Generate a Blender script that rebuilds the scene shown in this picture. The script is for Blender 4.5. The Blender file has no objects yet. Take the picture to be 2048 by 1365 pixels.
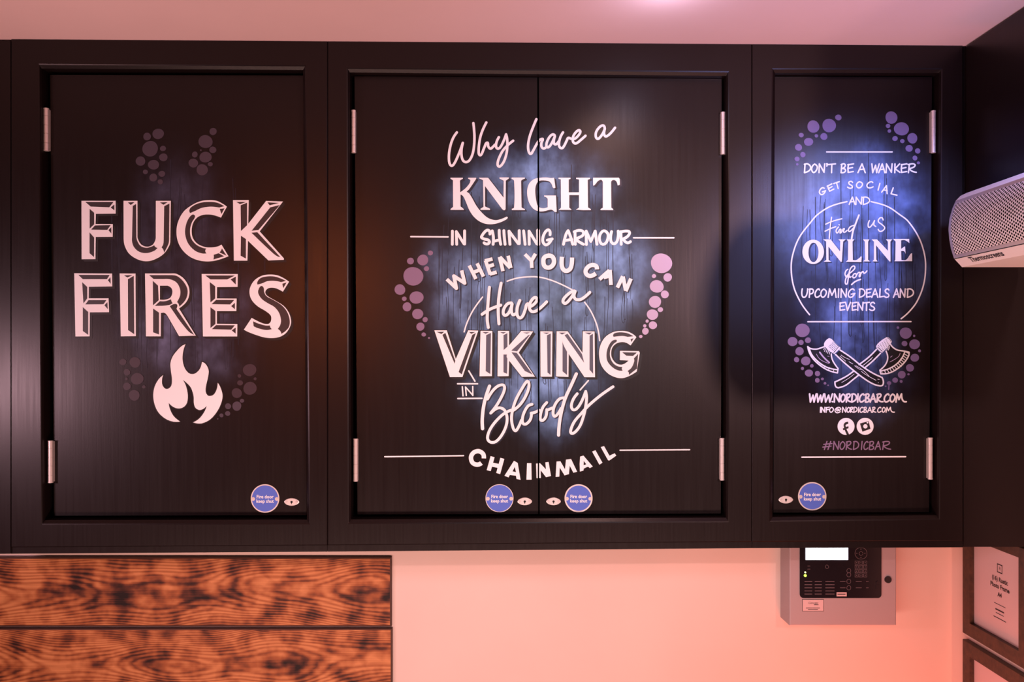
import bpy, bmesh, math, random
from mathutils import Vector
from mathutils.geometry import tessellate_polygon

# ------------------------------------------------------------------ camera, world, lights, exposure
S = bpy.context.scene
COL = S.collection
F, CX, CY, CAMH = 1707.0, 1005.0, 715.0, 1.60       # focal length in photo pixels, vanishing point, camera height
cam_d = bpy.data.cameras.new('camera'); cam_d.sensor_width = 36.0; cam_d.lens = F / 2048 * 36
cam_d.shift_x = (1024 - CX) / 2048; cam_d.shift_y = (CY - 682.5) / 2048
cam = bpy.data.objects.new('camera', cam_d); COL.objects.link(cam)
cam.location = (0, 0, CAMH); cam.rotation_euler = (math.pi / 2, 0, 0)
S.camera = cam
vs = S.view_settings
S.display_settings.display_device = 'sRGB'
vs.view_transform = 'Standard'; vs.look = 'None'; vs.gamma = 1.0; vs.use_curve_mapping = False
vs.exposure = 0.0
W = bpy.data.worlds.new('World'); S.world = W; W.use_nodes = True
W.node_tree.nodes['Background'].inputs[0].default_value = (1.0, 0.52, 0.50, 1)
W.node_tree.nodes['Background'].inputs[1].default_value = 0.02

def lamp(name, kind, loc, target, power, color, size=0.3, size_y=None, angle=60, blend=0.5):
    d = bpy.data.lights.new(name, kind); d.energy = power; d.color = color
    if kind == 'AREA':
        d.shape = 'RECTANGLE'; d.size = size; d.size_y = size_y or size
    else:
        d.shadow_soft_size = size
    if kind == 'SPOT':
        d.spot_size = math.radians(angle); d.spot_blend = blend
    o = bpy.data.objects.new(name, d); COL.objects.link(o)
    o.location = (loc[0], loc[1], CAMH + loc[2])
    t = Vector((target[0], target[1], CAMH + target[2]))
    o.rotation_euler = (t - o.location).to_track_quat('-Z', 'Y').to_euler()
    return o
# heights below are measured from the camera height
lamp('bar_strip_light', 'AREA', (-0.25, 1.1, -1.30), (-0.2, 2.25, -0.25), 39, (1.0, 0.58, 0.50), 2.6, 0.2)
lamp('side_spot_left', 'SPOT', (-2.00, 1.05, -0.12), (-0.6, 2.25, -0.1), 46, (1.0, 0.58, 0.66), 0.10, angle=110, blend=0.9)
lamp('ceiling_spot_amber', 'SPOT', (-1.00, -0.4, 0.42), (-0.47, 2.25, 0.14), 50, (1.0, 0.20, 0.05), 0.14, angle=30, blend=1.0)
lamp('ceiling_spot_pink', 'SPOT', (1.41, -0.45, 0.42), (0.42, 2.25, 0.2), 112, (1.0, 0.56, 0.53), 0.02, angle=50, blend=0.8)
lamp('ceiling_spot_lilac', 'SPOT', (0.26, 0.30, 0.34), (0.12, 2.25, -0.05), 30, (0.84, 0.86, 1.0), 0.10, angle=66, blend=1.0)
lamp('ceiling_spot_blue', 'SPOT', (1.15, 1.35, 0.62), (0.93, 2.25, 0.27), 42, (0.36, 0.40, 1.0), 0.05, angle=50, blend=0.8)
lamp('ceiling_downlight', 'SPOT', (0.33, 1.80, 0.78), (0.33, 2.15, 0.0), 12, (1.0, 0.56, 0.46), 0.06, angle=110, blend=0.8)
lamp('ceiling_glow', 'POINT', (0.37, 1.93, 0.74), (0, 2, 0), 0.6, (0.75, 0.70, 1.0), 0.04)
lamp('added_ceiling_tint_right', 'SPOT', (0.95, 1.0, 0.1), (0.75, 2.0, 0.83), 26, (0.36, 0.42, 1.0), 0.1, angle=80, blend=1.0)  # unseen spot added to turn the right of the ceiling purple
lamp('added_ceiling_tint_left', 'SPOT', (-1.7, 1.1, 0.1), (-1.5, 1.95, 0.83), 4, (1.0, 0.40, 0.16), 0.1, angle=80, blend=1.0)  # added orange tint for the ceiling's left side, no visible source
lamp('counter_light_right', 'AREA', (1.05, 2.0, -1.45), (1.25, 2.66, -0.8), 5, (1.0, 0.12, 0.03), 0.3, 0.2)
lamp('added_heater_fill', 'SPOT', (0.55, 1.0, -1.05), (1.12, 1.75, 0.30), 24, (1.0, 0.58, 0.46), 0.08, angle=46, blend=0.8)  # fill spot added only to brighten the air curtain from below

# ------------------------------------------------------------------ materials
def mat(name, color, rough=0.5, metal=0.0, spec=0.5, emit=None, estr=0.0):
    m = bpy.data.materials.new(name); m.use_nodes = True
    b = m.node_tree.nodes['Principled BSDF']
    b.inputs['Base Color'].default_value = (*color, 1); b.inputs['Roughness'].default_value = rough
    b.inputs['Metallic'].default_value = metal; b.inputs['Specular IOR Level'].default_value = spec
    if emit:
        b.inputs['Emission Color'].default_value = (*emit, 1); b.inputs['Emission Strength'].default_value = estr
    return m
def N(m, t, **kw):
    n = m.node_tree.nodes.new(t)
    for k, v in kw.items(): setattr(n, k, v)
    return n
def L(m, a, b): m.node_tree.links.new(a, b)
def BS(m): return m.node_tree.nodes['Principled BSDF']
def objco(m, scale):
    tc = N(m, 'ShaderNodeTexCoord'); mp = N(m, 'ShaderNodeMapping'); mp.inputs['Scale'].default_value = scale
    L(m, tc.outputs['Object'], mp.inputs['Vector']); return mp.outputs['Vector']
def ramp(m, fac, stops):
    r = N(m, 'ShaderNodeValToRGB'); e = r.color_ramp.elements
    while len(e) < len(stops): e.new(0.5)
    for i, (p, c) in enumerate(stops): e[i].position = p; e[i].color = (*c, 1)
    L(m, fac, r.inputs['Fac']); return r.outputs['Color']
def noise(m, vec, scale, detail=3, rough=0.5):
    n = N(m, 'ShaderNodeTexNoise'); n.inputs['Scale'].default_value = scale; n.inputs['Detail'].default_value = detail
    n.inputs['Roughness'].default_value = rough; L(m, vec, n.inputs['Vector']); return n.outputs['Fac']
def math_(m, op, a, b=None, c=None):
    n = N(m, 'ShaderNodeMath', operation=op)
    for i, v in enumerate((a, b, c)):
        if v is None: continue
        if isinstance(v, (int, float)): n.inputs[i].default_value = v
        else: L(m, v, n.inputs[i])
    return n.outputs[0]
def bump(m, h, strength, dist=0.002):
    b = N(m, 'ShaderNodeBump'); b.inputs['Strength'].default_value = strength; b.inputs['Distance'].default_value = dist
    L(m, h, b.inputs['Height']); L(m, b.outputs['Normal'], BS(m).inputs['Normal'])

def black_paint(name, col, backdrop=None):
    m = mat(name, col, 0.33, spec=0.30)
    g = noise(m, objco(m, (160, 160, 5)), 1.0, 3)            # vertical brush and grain streaks
    g2 = noise(m, objco(m, (420, 420, 420)), 1.0, 2)         # orange peel
    L(m, math_(m, 'MULTIPLY_ADD', g, 0.10, 0.29), BS(m).inputs['Roughness'])
    bump(m, math_(m, 'MULTIPLY_ADD', g2, 0.6, g), 0.10, 0.001)
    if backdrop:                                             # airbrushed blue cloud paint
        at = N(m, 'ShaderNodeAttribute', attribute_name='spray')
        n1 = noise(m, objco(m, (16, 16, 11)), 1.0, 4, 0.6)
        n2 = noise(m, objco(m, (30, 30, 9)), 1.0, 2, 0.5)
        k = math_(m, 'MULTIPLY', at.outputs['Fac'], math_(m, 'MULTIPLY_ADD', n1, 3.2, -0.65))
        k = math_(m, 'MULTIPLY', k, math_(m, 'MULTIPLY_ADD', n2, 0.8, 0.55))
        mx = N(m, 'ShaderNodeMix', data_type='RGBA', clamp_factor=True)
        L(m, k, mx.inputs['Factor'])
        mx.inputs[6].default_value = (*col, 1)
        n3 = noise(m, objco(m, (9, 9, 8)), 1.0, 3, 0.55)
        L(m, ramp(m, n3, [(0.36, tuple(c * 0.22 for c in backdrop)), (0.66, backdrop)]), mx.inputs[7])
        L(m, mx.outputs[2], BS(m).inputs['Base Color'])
    return m
BLK = (0.0085, 0.0046, 0.0046)
M = {}
M['black'] = black_paint('black_satin_paint', BLK)
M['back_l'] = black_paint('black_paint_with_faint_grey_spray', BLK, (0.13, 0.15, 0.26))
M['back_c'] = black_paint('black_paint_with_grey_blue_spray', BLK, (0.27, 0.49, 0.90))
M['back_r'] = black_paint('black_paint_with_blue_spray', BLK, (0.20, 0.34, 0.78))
M['white'] = mat('white_sign_paint', (0.83, 0.86, 0.90), 0.55)
M['facet'] = mat('dark_glaze_paint', (0.030, 0.023, 0.027), 0.45)
M['facet_c'] = mat('blue_grey_glaze_paint', (0.075, 0.080, 0.115), 0.45)
M['ink'] = mat('black_sign_paint', (0.005, 0.004, 0.004), 0.5)
M['navy'] = mat('navy_shade_paint', (0.008, 0.010, 0.026), 0.5)
M['mauve'] = mat('mauve_paint', (0.21, 0.14, 0.24), 0.6)
M['mauve_dim'] = mat('dark_mauve_paint', (0.050, 0.036, 0.056), 0.6)
M['mauve_faint'] = mat('faint_mauve_paint', (0.030, 0.016, 0.026), 0.5)
M['mauve_pale'] = mat('pale_mauve_paint', (0.50, 0.42, 0.60), 0.6)
M['violet'] = mat('violet_paint', (0.17, 0.13, 0.30), 0.6)
M['steel'] = mat('satin_steel', (0.85, 0.77, 0.75), 0.34, 0.55)
M['alu'] = mat('satin_aluminium', (0.80, 0.74, 0.72), 0.42, 0.55)
M['blue'] = mat('sign_blue', (0.07, 0.135, 0.56), 0.5)
M['signwhite'] = mat('sign_white', (0.88, 0.86, 0.86), 0.5)
M['hole'] = mat('dark_hole', (0.004, 0.003, 0.003), 0.7)
M['white_enamel'] = mat('white_enamel', (0.78, 0.72, 0.70), 0.42)
M['grey_enamel'] = mat('pale_grey_enamel', (0.40, 0.32, 0.34), 0.5)
M['gloss'] = mat('black_gloss_plastic', (0.010, 0.007, 0.010), 0.22)
M['mark'] = mat('grey_panel_print', (0.12, 0.085, 0.10), 0.5)
M['lcd'] = mat('lit_screen', (0.8, 0.8, 0.9), 0.4, emit=(0.88, 0.90, 1.0), estr=6.0)
M['led_g'] = mat('green_led', (0.2, 0.6, 0.05), 0.4, emit=(0.45, 1.0, 0.05), estr=4.0)
M['led_y'] = mat('pale_led', (0.5, 0.6, 0.2), 0.4, emit=(0.9, 1.0, 0.45), estr=2.0)
M['paper'] = mat('pale_pink_paper', (0.66, 0.48, 0.49), 0.6)
M['print'] = mat('dark_print', (0.03, 0.02, 0.022), 0.6)
M['lettering_dark'] = mat('dark_badge_print', (0.02, 0.012, 0.012), 0.5)

def wall_mat(name, c, sc):
    m = mat(name, c, 0.75)
    n = noise(m, objco(m, (1, 1, 1)), sc, 4)
    L(m, ramp(m, n, [(0.3, tuple(x * 0.95 for x in c)), (0.7, c)]), BS(m).inputs['Base Color'])
    bump(m, noise(m, objco(m, (1, 1, 1)), 260, 2), 0.08, 0.001); return m
M['wall'] = wall_mat('matt_warm_cream_wall', (0.80, 0.62, 0.56), 4)
M['ceil'] = wall_mat('matt_warm_white_ceiling', (0.78, 0.56, 0.55), 3)

def charred(name, seed):
    m = mat(name, (0.4, 0.13, 0.04), 0.62, spec=0.25)
    tc = N(m, 'ShaderNodeTexCoord'); mp = N(m, 'ShaderNodeMapping')
    mp.inputs['Location'].default_value = (seed, 0, seed * 1.7)
    L(m, tc.outputs['Object'], mp.inputs['Vector'])
    def sc(v, s):
        q = N(m, 'ShaderNodeMapping'); q.inputs['Scale'].default_value = s; L(m, v, q.inputs['Vector']); return q.outputs['Vector']
    base = mp.outputs['Vector']
    # contour lines of the timber's figure: tight and straight near the board's edges, open eyes along its middle
    sx = N(m, 'ShaderNodeSeparateXYZ'); L(m, tc.outputs['Object'], sx.inputs[0])
    z = sx.outputs['Z']
    fig = noise(m, sc(base, (1.9, 1, 3.5)), 1.0, 1.0, 0.3)
    zz = math_(m, 'MULTIPLY_ADD', math_(m, 'MULTIPLY', z, z), 80.0, math_(m, 'MULTIPLY', fig, 2.3))
    wob = noise(m, sc(base, (6, 1, 30)), 1.0, 2, 0.5)
    ph = math_(m, 'MULTIPLY', math_(m, 'MULTIPLY_ADD', wob, 0.13, zz), 66.0)
    lines = math_(m, 'MULTIPLY_ADD', math_(m, 'SINE', ph), 0.5, 0.5)
    lines = math_(m, 'POWER', lines, 0.75)
    fine = noise(m, sc(base, (4, 1, 420)), 1.0, 3, 0.6)
    soft = math_(m, 'MULTIPLY_ADD', lines, 0.27, math_(m, 'MULTIPLY_ADD', fine, 0.52, 0.06))
    burn = noise(m, sc(base, (14, 1, 17)), 1.0, 2.5, 0.5)                     # torch marks
    burn2 = noise(m, sc(base, (3.4, 1, 6)), 1.0, 2, 0.5)
    b = math_(m, 'MAXIMUM', 0.0, math_(m, 'MULTIPLY_ADD', burn, 2.0, math_(m, 'MULTIPLY_ADD', burn2, 1.2, -1.38)))
    tone = math_(m, 'SUBTRACT', math_(m, 'MULTIPLY_ADD', soft, 0.95, 0.24), math_(m, 'MULTIPLY', b, 0.82))
    col = ramp(m, tone, [(0.06, (0.016, 0.007, 0.006)), (0.26, (0.11, 0.030, 0.016)), (0.50, (0.36, 0.105, 0.036)), (0.88, (0.70, 0.28, 0.11))])
    L(m, col, BS(m).inputs['Base Color'])
    bump(m, soft, 0.25, 0.002); return m
M['char1'] = charred('charred_pine', 3.1)
M['char2'] = charred('charred_pine_lower', 7.7)
M['charedge'] = mat('burnt_pine_edge', (0.07, 0.022, 0.012), 0.6)

def brown_wood():
    m = mat('dark_oak_frame', (0.09, 0.04, 0.02), 0.5)
    n = noise(m, objco(m, (60, 60, 60)), 1.0, 4, 0.6)
    L(m, ramp(m, n, [(0.3, (0.030, 0.013, 0.007)), (0.7, (0.085, 0.036, 0.018))]), BS(m).inputs['Base Color']); return m
M['oak'] = brown_wood()

def grille_mat():
    m = mat('perforated_white_steel', (0.78, 0.72, 0.70), 0.42)
    uv = N(m, 'ShaderNodeUVMap', uv_map='UVMap'); sp = N(m, 'ShaderNodeSeparateXYZ'); L(m, uv.outputs['UV'], sp.inputs[0])
    def lat(off):
        a = math_(m, 'SUBTRACT', math_(m, 'FRACT', math_(m, 'ADD', sp.outputs['X'], off)), 0.5)
        b = math_(m, 'SUBTRACT', math_(m, 'FRACT', math_(m, 'ADD', sp.outputs['Y'], off)), 0.5)
        b = math_(m, 'MULTIPLY', b, 1.732)
        return math_(m, 'SQRT', math_(m, 'ADD', math_(m, 'MULTIPLY', a, a), math_(m, 'MULTIPLY', b, b)))
    d = math_(m, 'MINIMUM', lat(0.0), lat(0.5))
    inside = math_(m, 'GREATER_THAN', d, 0.325)
    mx = N(m, 'ShaderNodeMix', data_type='RGBA'); L(m, inside, mx.inputs['Factor'])
    mx.inputs[6].default_value = (0.006, 0.004, 0.004, 1); mx.inputs[7].default_value = (0.78, 0.72, 0.70, 1)
    L(m, mx.outputs[2], BS(m).inputs['Base Color'])
    L(m, math_(m, 'MULTIPLY', inside, 0.5), BS(m).inputs['Specular IOR Level']); return m
M['grille'] = grille_mat()

# ------------------------------------------------------------------ helpers
def P(x, y, Z): return Vector(((x - CX) / F * Z, Z, CAMH + (CY - y) / F * Z))
ORIG = {}
def obj(name, bm, mats, parent=None, origin=None):
    me = bpy.data.meshes.new(name)
    if origin is None:
        lo = [min(v.co[i] for v in bm.verts) for i in range(3)]; hi = [max(v.co[i] for v in bm.verts) for i in range(3)]
        origin = Vector([(a + b) / 2 for a, b in zip(lo, hi)])
    for v in bm.verts: v.co -= origin
    bm.to_mesh(me); bm.free()
    for m in (mats if isinstance(mats, (list, tuple)) else [mats]): me.materials.append(m)
    o = bpy.data.objects.new(name, me); COL.objects.link(o)
    ORIG[o] = Vector(origin)
    o.location = origin - (ORIG[parent] if parent else Vector((0, 0, 0)))
    if parent: o.parent = parent
    return o
def thing(name, label, cat, loc, group=None):
    o = bpy.data.objects.new(name, None); COL.objects.link(o); o.location = loc; o.empty_display_size = 0.1
    ORIG[o] = Vector(loc); o['label'] = label; o['category'] = cat
    if group: o['group'] = group
    return o
def struct(name, bm, m):
    o = obj(name, bm, m); o['kind'] = 'structure'; return o
def box(bm, lo, hi, mi=0):
    vs_ = [bm.verts.new((x, y, z)) for x in (lo[0], hi[0]) for y in (lo[1], hi[1]) for z in (lo[2], hi[2])]
    for f in ((0, 1, 3, 2), (4, 6, 7, 5), (0, 4, 5, 1), (2, 3, 7, 6), (0, 2, 6, 4), (1, 5, 7, 3)):
        bm.faces.new([vs_[i] for i in f]).material_index = mi
def boxc(bm, lo, hi, b=0.0, mi=0):
    if b <= 0: return box(bm, lo, hi, mi)
    t = bmesh.new(); box(t, lo, hi, mi); bmesh.ops.recalc_face_normals(t, faces=t.faces)
    bmesh.ops.bevel(t, geom=list(t.edges), offset=b, segments=2, affect='EDGES', profile=0.5)
    merge(bm, t, mi)
def merge(bm, t, mi=None):
    mp = {v: bm.verts.new(v.co) for v in t.verts}
    for f in t.faces:
        g = bm.faces.new([mp[v] for v in f.verts]); g.material_index = f.material_index if mi is None else mi; g.smooth = f.smooth
    t.free()
def prism(bm, ring, d0, d1, mi=0):
    """ring of pixel corners extruded between two depths: front ring traced at depth d0"""
    a = [bm.verts.new(P(x, y, d0)) for x, y in ring]; b = [bm.verts.new((v.co.x, d1, v.co.z)) for v in a]
    bm.faces.new(a).material_index = mi; bm.faces.new(b[::-1]).material_index = mi
    n = len(a)
    for i in range(n): bm.faces.new((a[i], b[i], b[(i + 1) % n], a[(i + 1) % n])).material_index = mi
def cyl(bm, c, r, h, axis='Z', n=20, mi=0, r2=None):
    r2 = r if r2 is None else r2; A = []; B = []
    for i in range(n):
        t = 2 * math.pi * i / n; u, v = math.cos(t), math.sin(t)
        for lst, rr, s in ((A, r, -h / 2), (B, r2, h / 2)):
            d = {'Z': (u * rr, v * rr, s), 'Y': (u * rr, s, v * rr), 'X': (s, u * rr, v * rr)}[axis]
            lst.append(bm.verts.new(Vector(c) + Vector(d)))
    for i in range(n):
        f = bm.faces.new((A[i], A[(i + 1) % n], B[(i + 1) % n], B[i])); f.smooth = True; f.material_index = mi
    for c_ in (bm.faces.new(A[::-1]), bm.faces.new(B)):
        c_.material_index = mi
        for e in c_.edges: e.smooth = False

def parse(s, fr=None, default=''):
    out = []
    for t in s.split():
        fl = t[-1] if t[-1] in 'sc' else default
        x, y = t.rstrip('sc').split(',')
        x, y = float(x), float(y)
        if fr: x, y = fr[0] + x / fr[2], fr[1] + y / fr[2]
        out.append((Vector((x, y)), fl == 's'))
    return out
def smooth(pts, closed, n=6):
    k = len(pts); out = []
    def tang(i):
        if not pts[i][1]: return None
        if not closed and (i == 0 or i == k - 1): return None
        a, b = pts[(i - 1) % k][0], pts[(i + 1) % k][0]
        d = b - a
        return d.normalized() if d.length > 1e-9 else None
    for i in range(k if closed else k - 1):
        j = (i + 1) % k; p, q = pts[i][0], pts[j][0]; ln = (q - p).length
        t0, t1 = tang(i), tang(j); out.append(p.copy())
        if t0 is None and t1 is None: continue
        m0 = t0 * ln if t0 is not None else None; m1 = t1 * ln if t1 is not None else None
        if m0 is None: m0 = (q - p) * 1.5 - m1 * 0.5
        if m1 is None: m1 = (q - p) * 1.5 - m0 * 0.5
        for s in range(1, n):
            t = s / n; t2, t3 = t * t, t ** 3
            out.append(p * (2 * t3 - 3 * t2 + 1) + m0 * (t3 - 2 * t2 + t) + q * (-2 * t3 + 3 * t2) + m1 * (t3 - t2))
    if not closed: out.append(pts[-1][0].copy())
    return out

class Paint:
    """flat paint laid on a door face; coordinates are traced from the photo onto the door's own plane"""
    def __init__(s, Z): s.Z = Z; s.bm = bmesh.new(); s.mats = []; s.k = 0
    def mi(s, m):
        if m not in s.mats: s.mats.append(m)
        return s.mats.index(m)
    def v(s, p, z):
        s.k += 1
        w = P(p[0], p[1], s.Z); w.y -= z + (s.k % 400) * 4e-7
        return s.bm.verts.new(w)
    def face(s, vs_, m):
        try: f = s.bm.faces.new(vs_)
        except ValueError: return
        f.material_index = s.mi(m)
    def poly(s, outer, m, z=0.001, holes=(), off=(0, 0)):
        loops = [[Vector((p[0] + off[0], p[1] + off[1], 0)) for p in l] for l in [outer, *holes]]
        flat = [p for l in loops for p in l]
        vv = [s.v(p, z) for p in flat]
        for t in tessellate_polygon(loops): s.face([vv[i] for i in t], m)
    def disc(s, c, r, m, z=0.001, n=14, ry=None, rot=0, wob=0, seed=0):
        ry = r if ry is None else ry; rnd = random.Random(seed); ph = [rnd.uniform(0, 6.28) for _ in range(2)]
        pts = []
        for i in range(n):
            t = 2 * math.pi * i / n
            k = 1 + wob * (math.sin(2 * t + ph[0]) + 0.6 * math.sin(3 * t + ph[1]))
            x, y = r * k * math.cos(t), ry * k * math.sin(t)
            pts.append((c[0] + x * math.cos(rot) - y * math.sin(rot), c[1] + x * math.sin(rot) + y * math.cos(rot)))
        s.face([s.v(p, z) for p in pts], m)
    def path(s, pts, w, m, z=0.001, closed=False, caps=True, w2=None):
        q = [pts[0]]
        for p in pts[1:]:
            if (Vector(p) - Vector(q[-1])).length > 0.05: q.append(Vector(p))
        if closed and (q[0] - q[-1]).length < 0.05: q.pop()
        n = len(q)
        if n < 2: return
        def wd(i): return w if w2 is None else w + (w2 - w) * i / (n - 1)
        # split at sharp corners
        def ribbon(idx):
            prev = None; first = None
            for a, i in enumerate(idx):
                if closed and idx is full: d0, d1 = q[i] - q[i - 1], q[(i + 1) % n] - q[i]
                else:
                    d1 = q[idx[a + 1]] - q[i] if a + 1 < len(idx) else q[i] - q[idx[a - 1]]
                    d0 = q[i] - q[idx[a - 1]] if a else d1
                d0, d1 = d0.normalized(), d1.normalized(); t = d0 + d1
                t = t.normalized() if t.length > 1e-6 else d1
                nn = Vector((-t.y, t.x)); c = max(0.6, abs(nn.dot(Vector((-d1.y, d1.x)))))
                o = nn * (wd(i) / 2 / c)
                cur = (s.v(q[i] + o, z), s.v(q[i] - o, z))
                if prev: s.face([prev[0], cur[0], cur[1], prev[1]], m)
                else: first = cur
                prev = cur
            if closed and idx is full: s.face([prev[0], first[0], first[1], prev[1]], m)
        full = list(range(n))
        if closed: ribbon(full); return
        run = [0]
        for i in range(1, n):
            run.append(i)
            if i < n - 1:
                a, b = (q[i] - q[i - 1]).normalized(), (q[i + 1] - q[i]).normalized()
                if a.dot(b) < 0.6:
                    ribbon(run); s.disc(q[i], wd(i) / 2, m, z + 0.00002); run = [i]
        if len(run) > 1: ribbon(run)
        if caps:
            s.disc(q[0], wd(0) / 2, m, z + 0.00003); s.disc(q[-1], wd(n - 1) / 2, m, z + 0.00003)
    def stroke(s, txt, w, m, fr=None, z=0.001, off=(0, 0), closed=False, caps=True, w2=None, default='s'):
        for part in txt.split('|'):
            pts = [p + Vector(off) for p in smooth(parse(part, fr, default), closed)]
            s.path(pts, w, m, z, closed, caps, w2)
    def letter(s, fr, outer, facets=(), hole=None, shade=None, white=None, facet=None):
        o = smooth(parse(outer, fr), True)
        hs = [smooth(parse(hole, fr), True)] if hole else []
        if shade:
            m, dx, dy, steps, ow = shade
            for i in range(steps):
                t = (i + 1) / steps
                s.poly(o, m, 0.0006 + i * 0.00003, hs, (dx * t, dy * t))
            if ow:
                s.path(o, ow, m, 0.00085, closed=True)
                for h in hs: s.path(h, ow, m, 0.00086, closed=True)
        s.poly(o, white or M['white'], 0.001, hs)
        for f in facets: s.poly(smooth(parse(f, fr), True), facet, 0.0012)
    def out(s, name, parent, label=None, clip=None):
        if clip is not None:
            co, keep_left = clip
            bmesh.ops.bisect_plane(s.bm, geom=s.bm.verts[:] + s.bm.edges[:] + s.bm.faces[:], dist=1e-7, plane_co=co,
                                   plane_no=(1, 0, 0), clear_outer=keep_left, clear_inner=not keep_left)
            if not s.bm.verts: return
        bm = s.bm; bm.verts.ensure_lookup_table(); bm.verts.index_update()
        if not bm.verts: return
        isl = [-1] * len(bm.verts); boxes = []
        for v0 in bm.verts:
            if isl[v0.index] >= 0: continue
            k = len(boxes); st = [v0]; isl[v0.index] = k; lo = v0.co.copy(); hi = v0.co.copy()
            while st:
                u = st.pop()
                for i in range(3): lo[i] = min(lo[i], u.co[i]); hi[i] = max(hi[i], u.co[i])
                for e in u.link_edges:
                    w = e.other_vert(u)
                    if isl[w.index] < 0: isl[w.index] = k; st.append(w)
            boxes.append((lo, hi, max(hi - lo)))
        par = list(range(len(boxes)))
        def find(i):
            while par[i] != i: i = par[i]
            return i
        for i, (l0, h0, s0) in enumerate(boxes):
            for j in range(i):
                l1, h1, s1 = boxes[j]
                gap = Vector([max(0, l0[k] - h1[k], l1[k] - h0[k]) for k in range(3)]).length
                if gap <= max(0.0195, 0.49 * max(s0, s1)): par[find(i)] = find(j)
        roots = sorted({find(i) for i in range(len(boxes))}, key=lambda r: boxes[r][0].x)
        for r in roots:
            b = bmesh.new(); mp = {}
            for v_ in bm.verts:
                if find(isl[v_.index]) == r: mp[v_] = b.verts.new(v_.co)
            for f in bm.faces:
                if f.verts[0] in mp: b.faces.new([mp[v_] for v_ in f.verts]).material_index = f.material_index
            o = obj(name, b, s.mats, parent)
            if label: o['label'] = label
        bm.free()

GLY = {
 'A': '0,100 50,0 100,100|20,66 84,60', 'B': '14,4 8,100|2,8 60,0s 82,18s 60,42s 18,52 78,60s 92,78s 66,97s 8,100',
 'C': '92,14 70,0s 26,22s 4,62s 24,95s 60,97s 100,80', 'D': '10,4 8,100|0,4 55,2s 98,34s 84,74s 8,100',
 'E': '12,6 6,50 14,97|2,10 98,0|6,52 84,42|12,97 100,88', 'F': '14,4 8,100|0,10 100,0|8,52 84,42',
 'G': '88,14 62,0s 22,22s 2,62s 20,96s 56,96s 88,70s 92,58|48,62 100,54', 'I': '50,0 50,100', 'K': '10,0 14,100|88,0 16,56 100,96',
 'L': '10,0 6,96 100,88', 'M': '0,100 14,0 46,76 82,0 100,100', 'Q': '0,100 8,0 28,70 50,0 58,60s 76,92s 100,96',
 'N': '6,100 4,0 92,96 96,0', 'O': '50,2s 14,26s 4,66s 36,98s 80,78s 96,32s 50,2', 'P': '14,0 8,100|2,6 64,2s 94,24s 70,52s 10,60',
 'R': '14,4 8,100|0,8 62,0s 82,16s 62,40s 12,54 52,84s 100,96', 'S': '88,14 60,0s 20,16s 30,42s 78,60s 92,84s 52,100s 2,86',
 'T': '0,8 100,0|50,4 52,100', 'U': '6,0 2,62s 30,98s 72,88s 96,40s 98,0', 'V': '0,0 46,100 100,0',
 'W': '0,0 18,100 52,16 72,100 100,0', '.': '40,95 50,96', "'": '20,0 60,0 40,26',
 '#': '42,0 20,100|84,0 60,100|8,36 100,26|0,70 92,58', '@': '66,44s 44,36s 34,60s 52,70s 68,40 68,62s 84,60s 98,30s 66,2s 24,24s 8,70s 40,108s 92,88'}
def word(p, fr, items, y0, y1, w, m, lean=0):
    """items: 'A:x0-x1' letter boxes"""
    for it in items.split():
        ch, r = it[0], it[2:]; a, b = (float(t) for t in r.split('-'))
        if ch in 'I.': a, b = (a + b) / 2 - (b - a), (a + b) / 2 + (b - a)
        for part in GLY[ch].split('|'):
            pts = []
            for v, sm in parse(part):
                x = a + (b - a) * v.x / 100; y = y0 + (y1 - y0) * v.y / 100
                x += lean * (y1 - y) / (y1 - y0)
                pts.append((Vector((fr[0] + x / fr[2], fr[1] + y / fr[2])), sm))
            p.path(smooth(pts, False, 4), w, m)
def glyph_at(p, fr, ch, cx, cy, w_, h, deg, w, m):
    r = math.radians(deg)
    for part in GLY[ch].split('|'):
        pts = []
        for v, sm in parse(part):
            x, y = (v.x / 100 - .5) * w_, (v.y / 100 - .5) * h
            X, Y = cx + x * math.cos(r) - y * math.sin(r), cy + x * math.sin(r) + y * math.cos(r)
            pts.append((Vector((fr[0] + X / fr[2], fr[1] + Y / fr[2])), sm))
        p.path(smooth(pts, False, 4), w, m)

def font_tris(txt, size, bold=0.0, align='CENTER', spacing=1.0, shear=0.0):
    cu = bpy.data.curves.new('t', 'FONT'); cu.body = txt; cu.size = size; cu.offset = bold; cu.align_x = align
    cu.align_y = 'CENTER'; cu.space_character = spacing; cu.shear = shear; cu.resolution_u = 3
    o = bpy.data.objects.new('t', cu); COL.objects.link(o)
    bpy.context.view_layer.update()
    me = o.to_mesh()
    vs_ = [v.co.copy() for v in me.vertices]; fs = [tuple(p.vertices) for p in me.polygons]
    o.to_mesh_clear(); bpy.data.objects.remove(o); bpy.data.curves.remove(cu)
    return vs_, fs
def put_text(bm, txt, size, fn, mi, **kw):
    vs_, fs = font_tris(txt, size, **kw)
    vv = [bm.verts.new(fn(v.x, v.y)) for v in vs_]
    for f in fs:
        try: bm.faces.new([vv[i] for i in f]).material_index = mi
        except ValueError: pass

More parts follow.
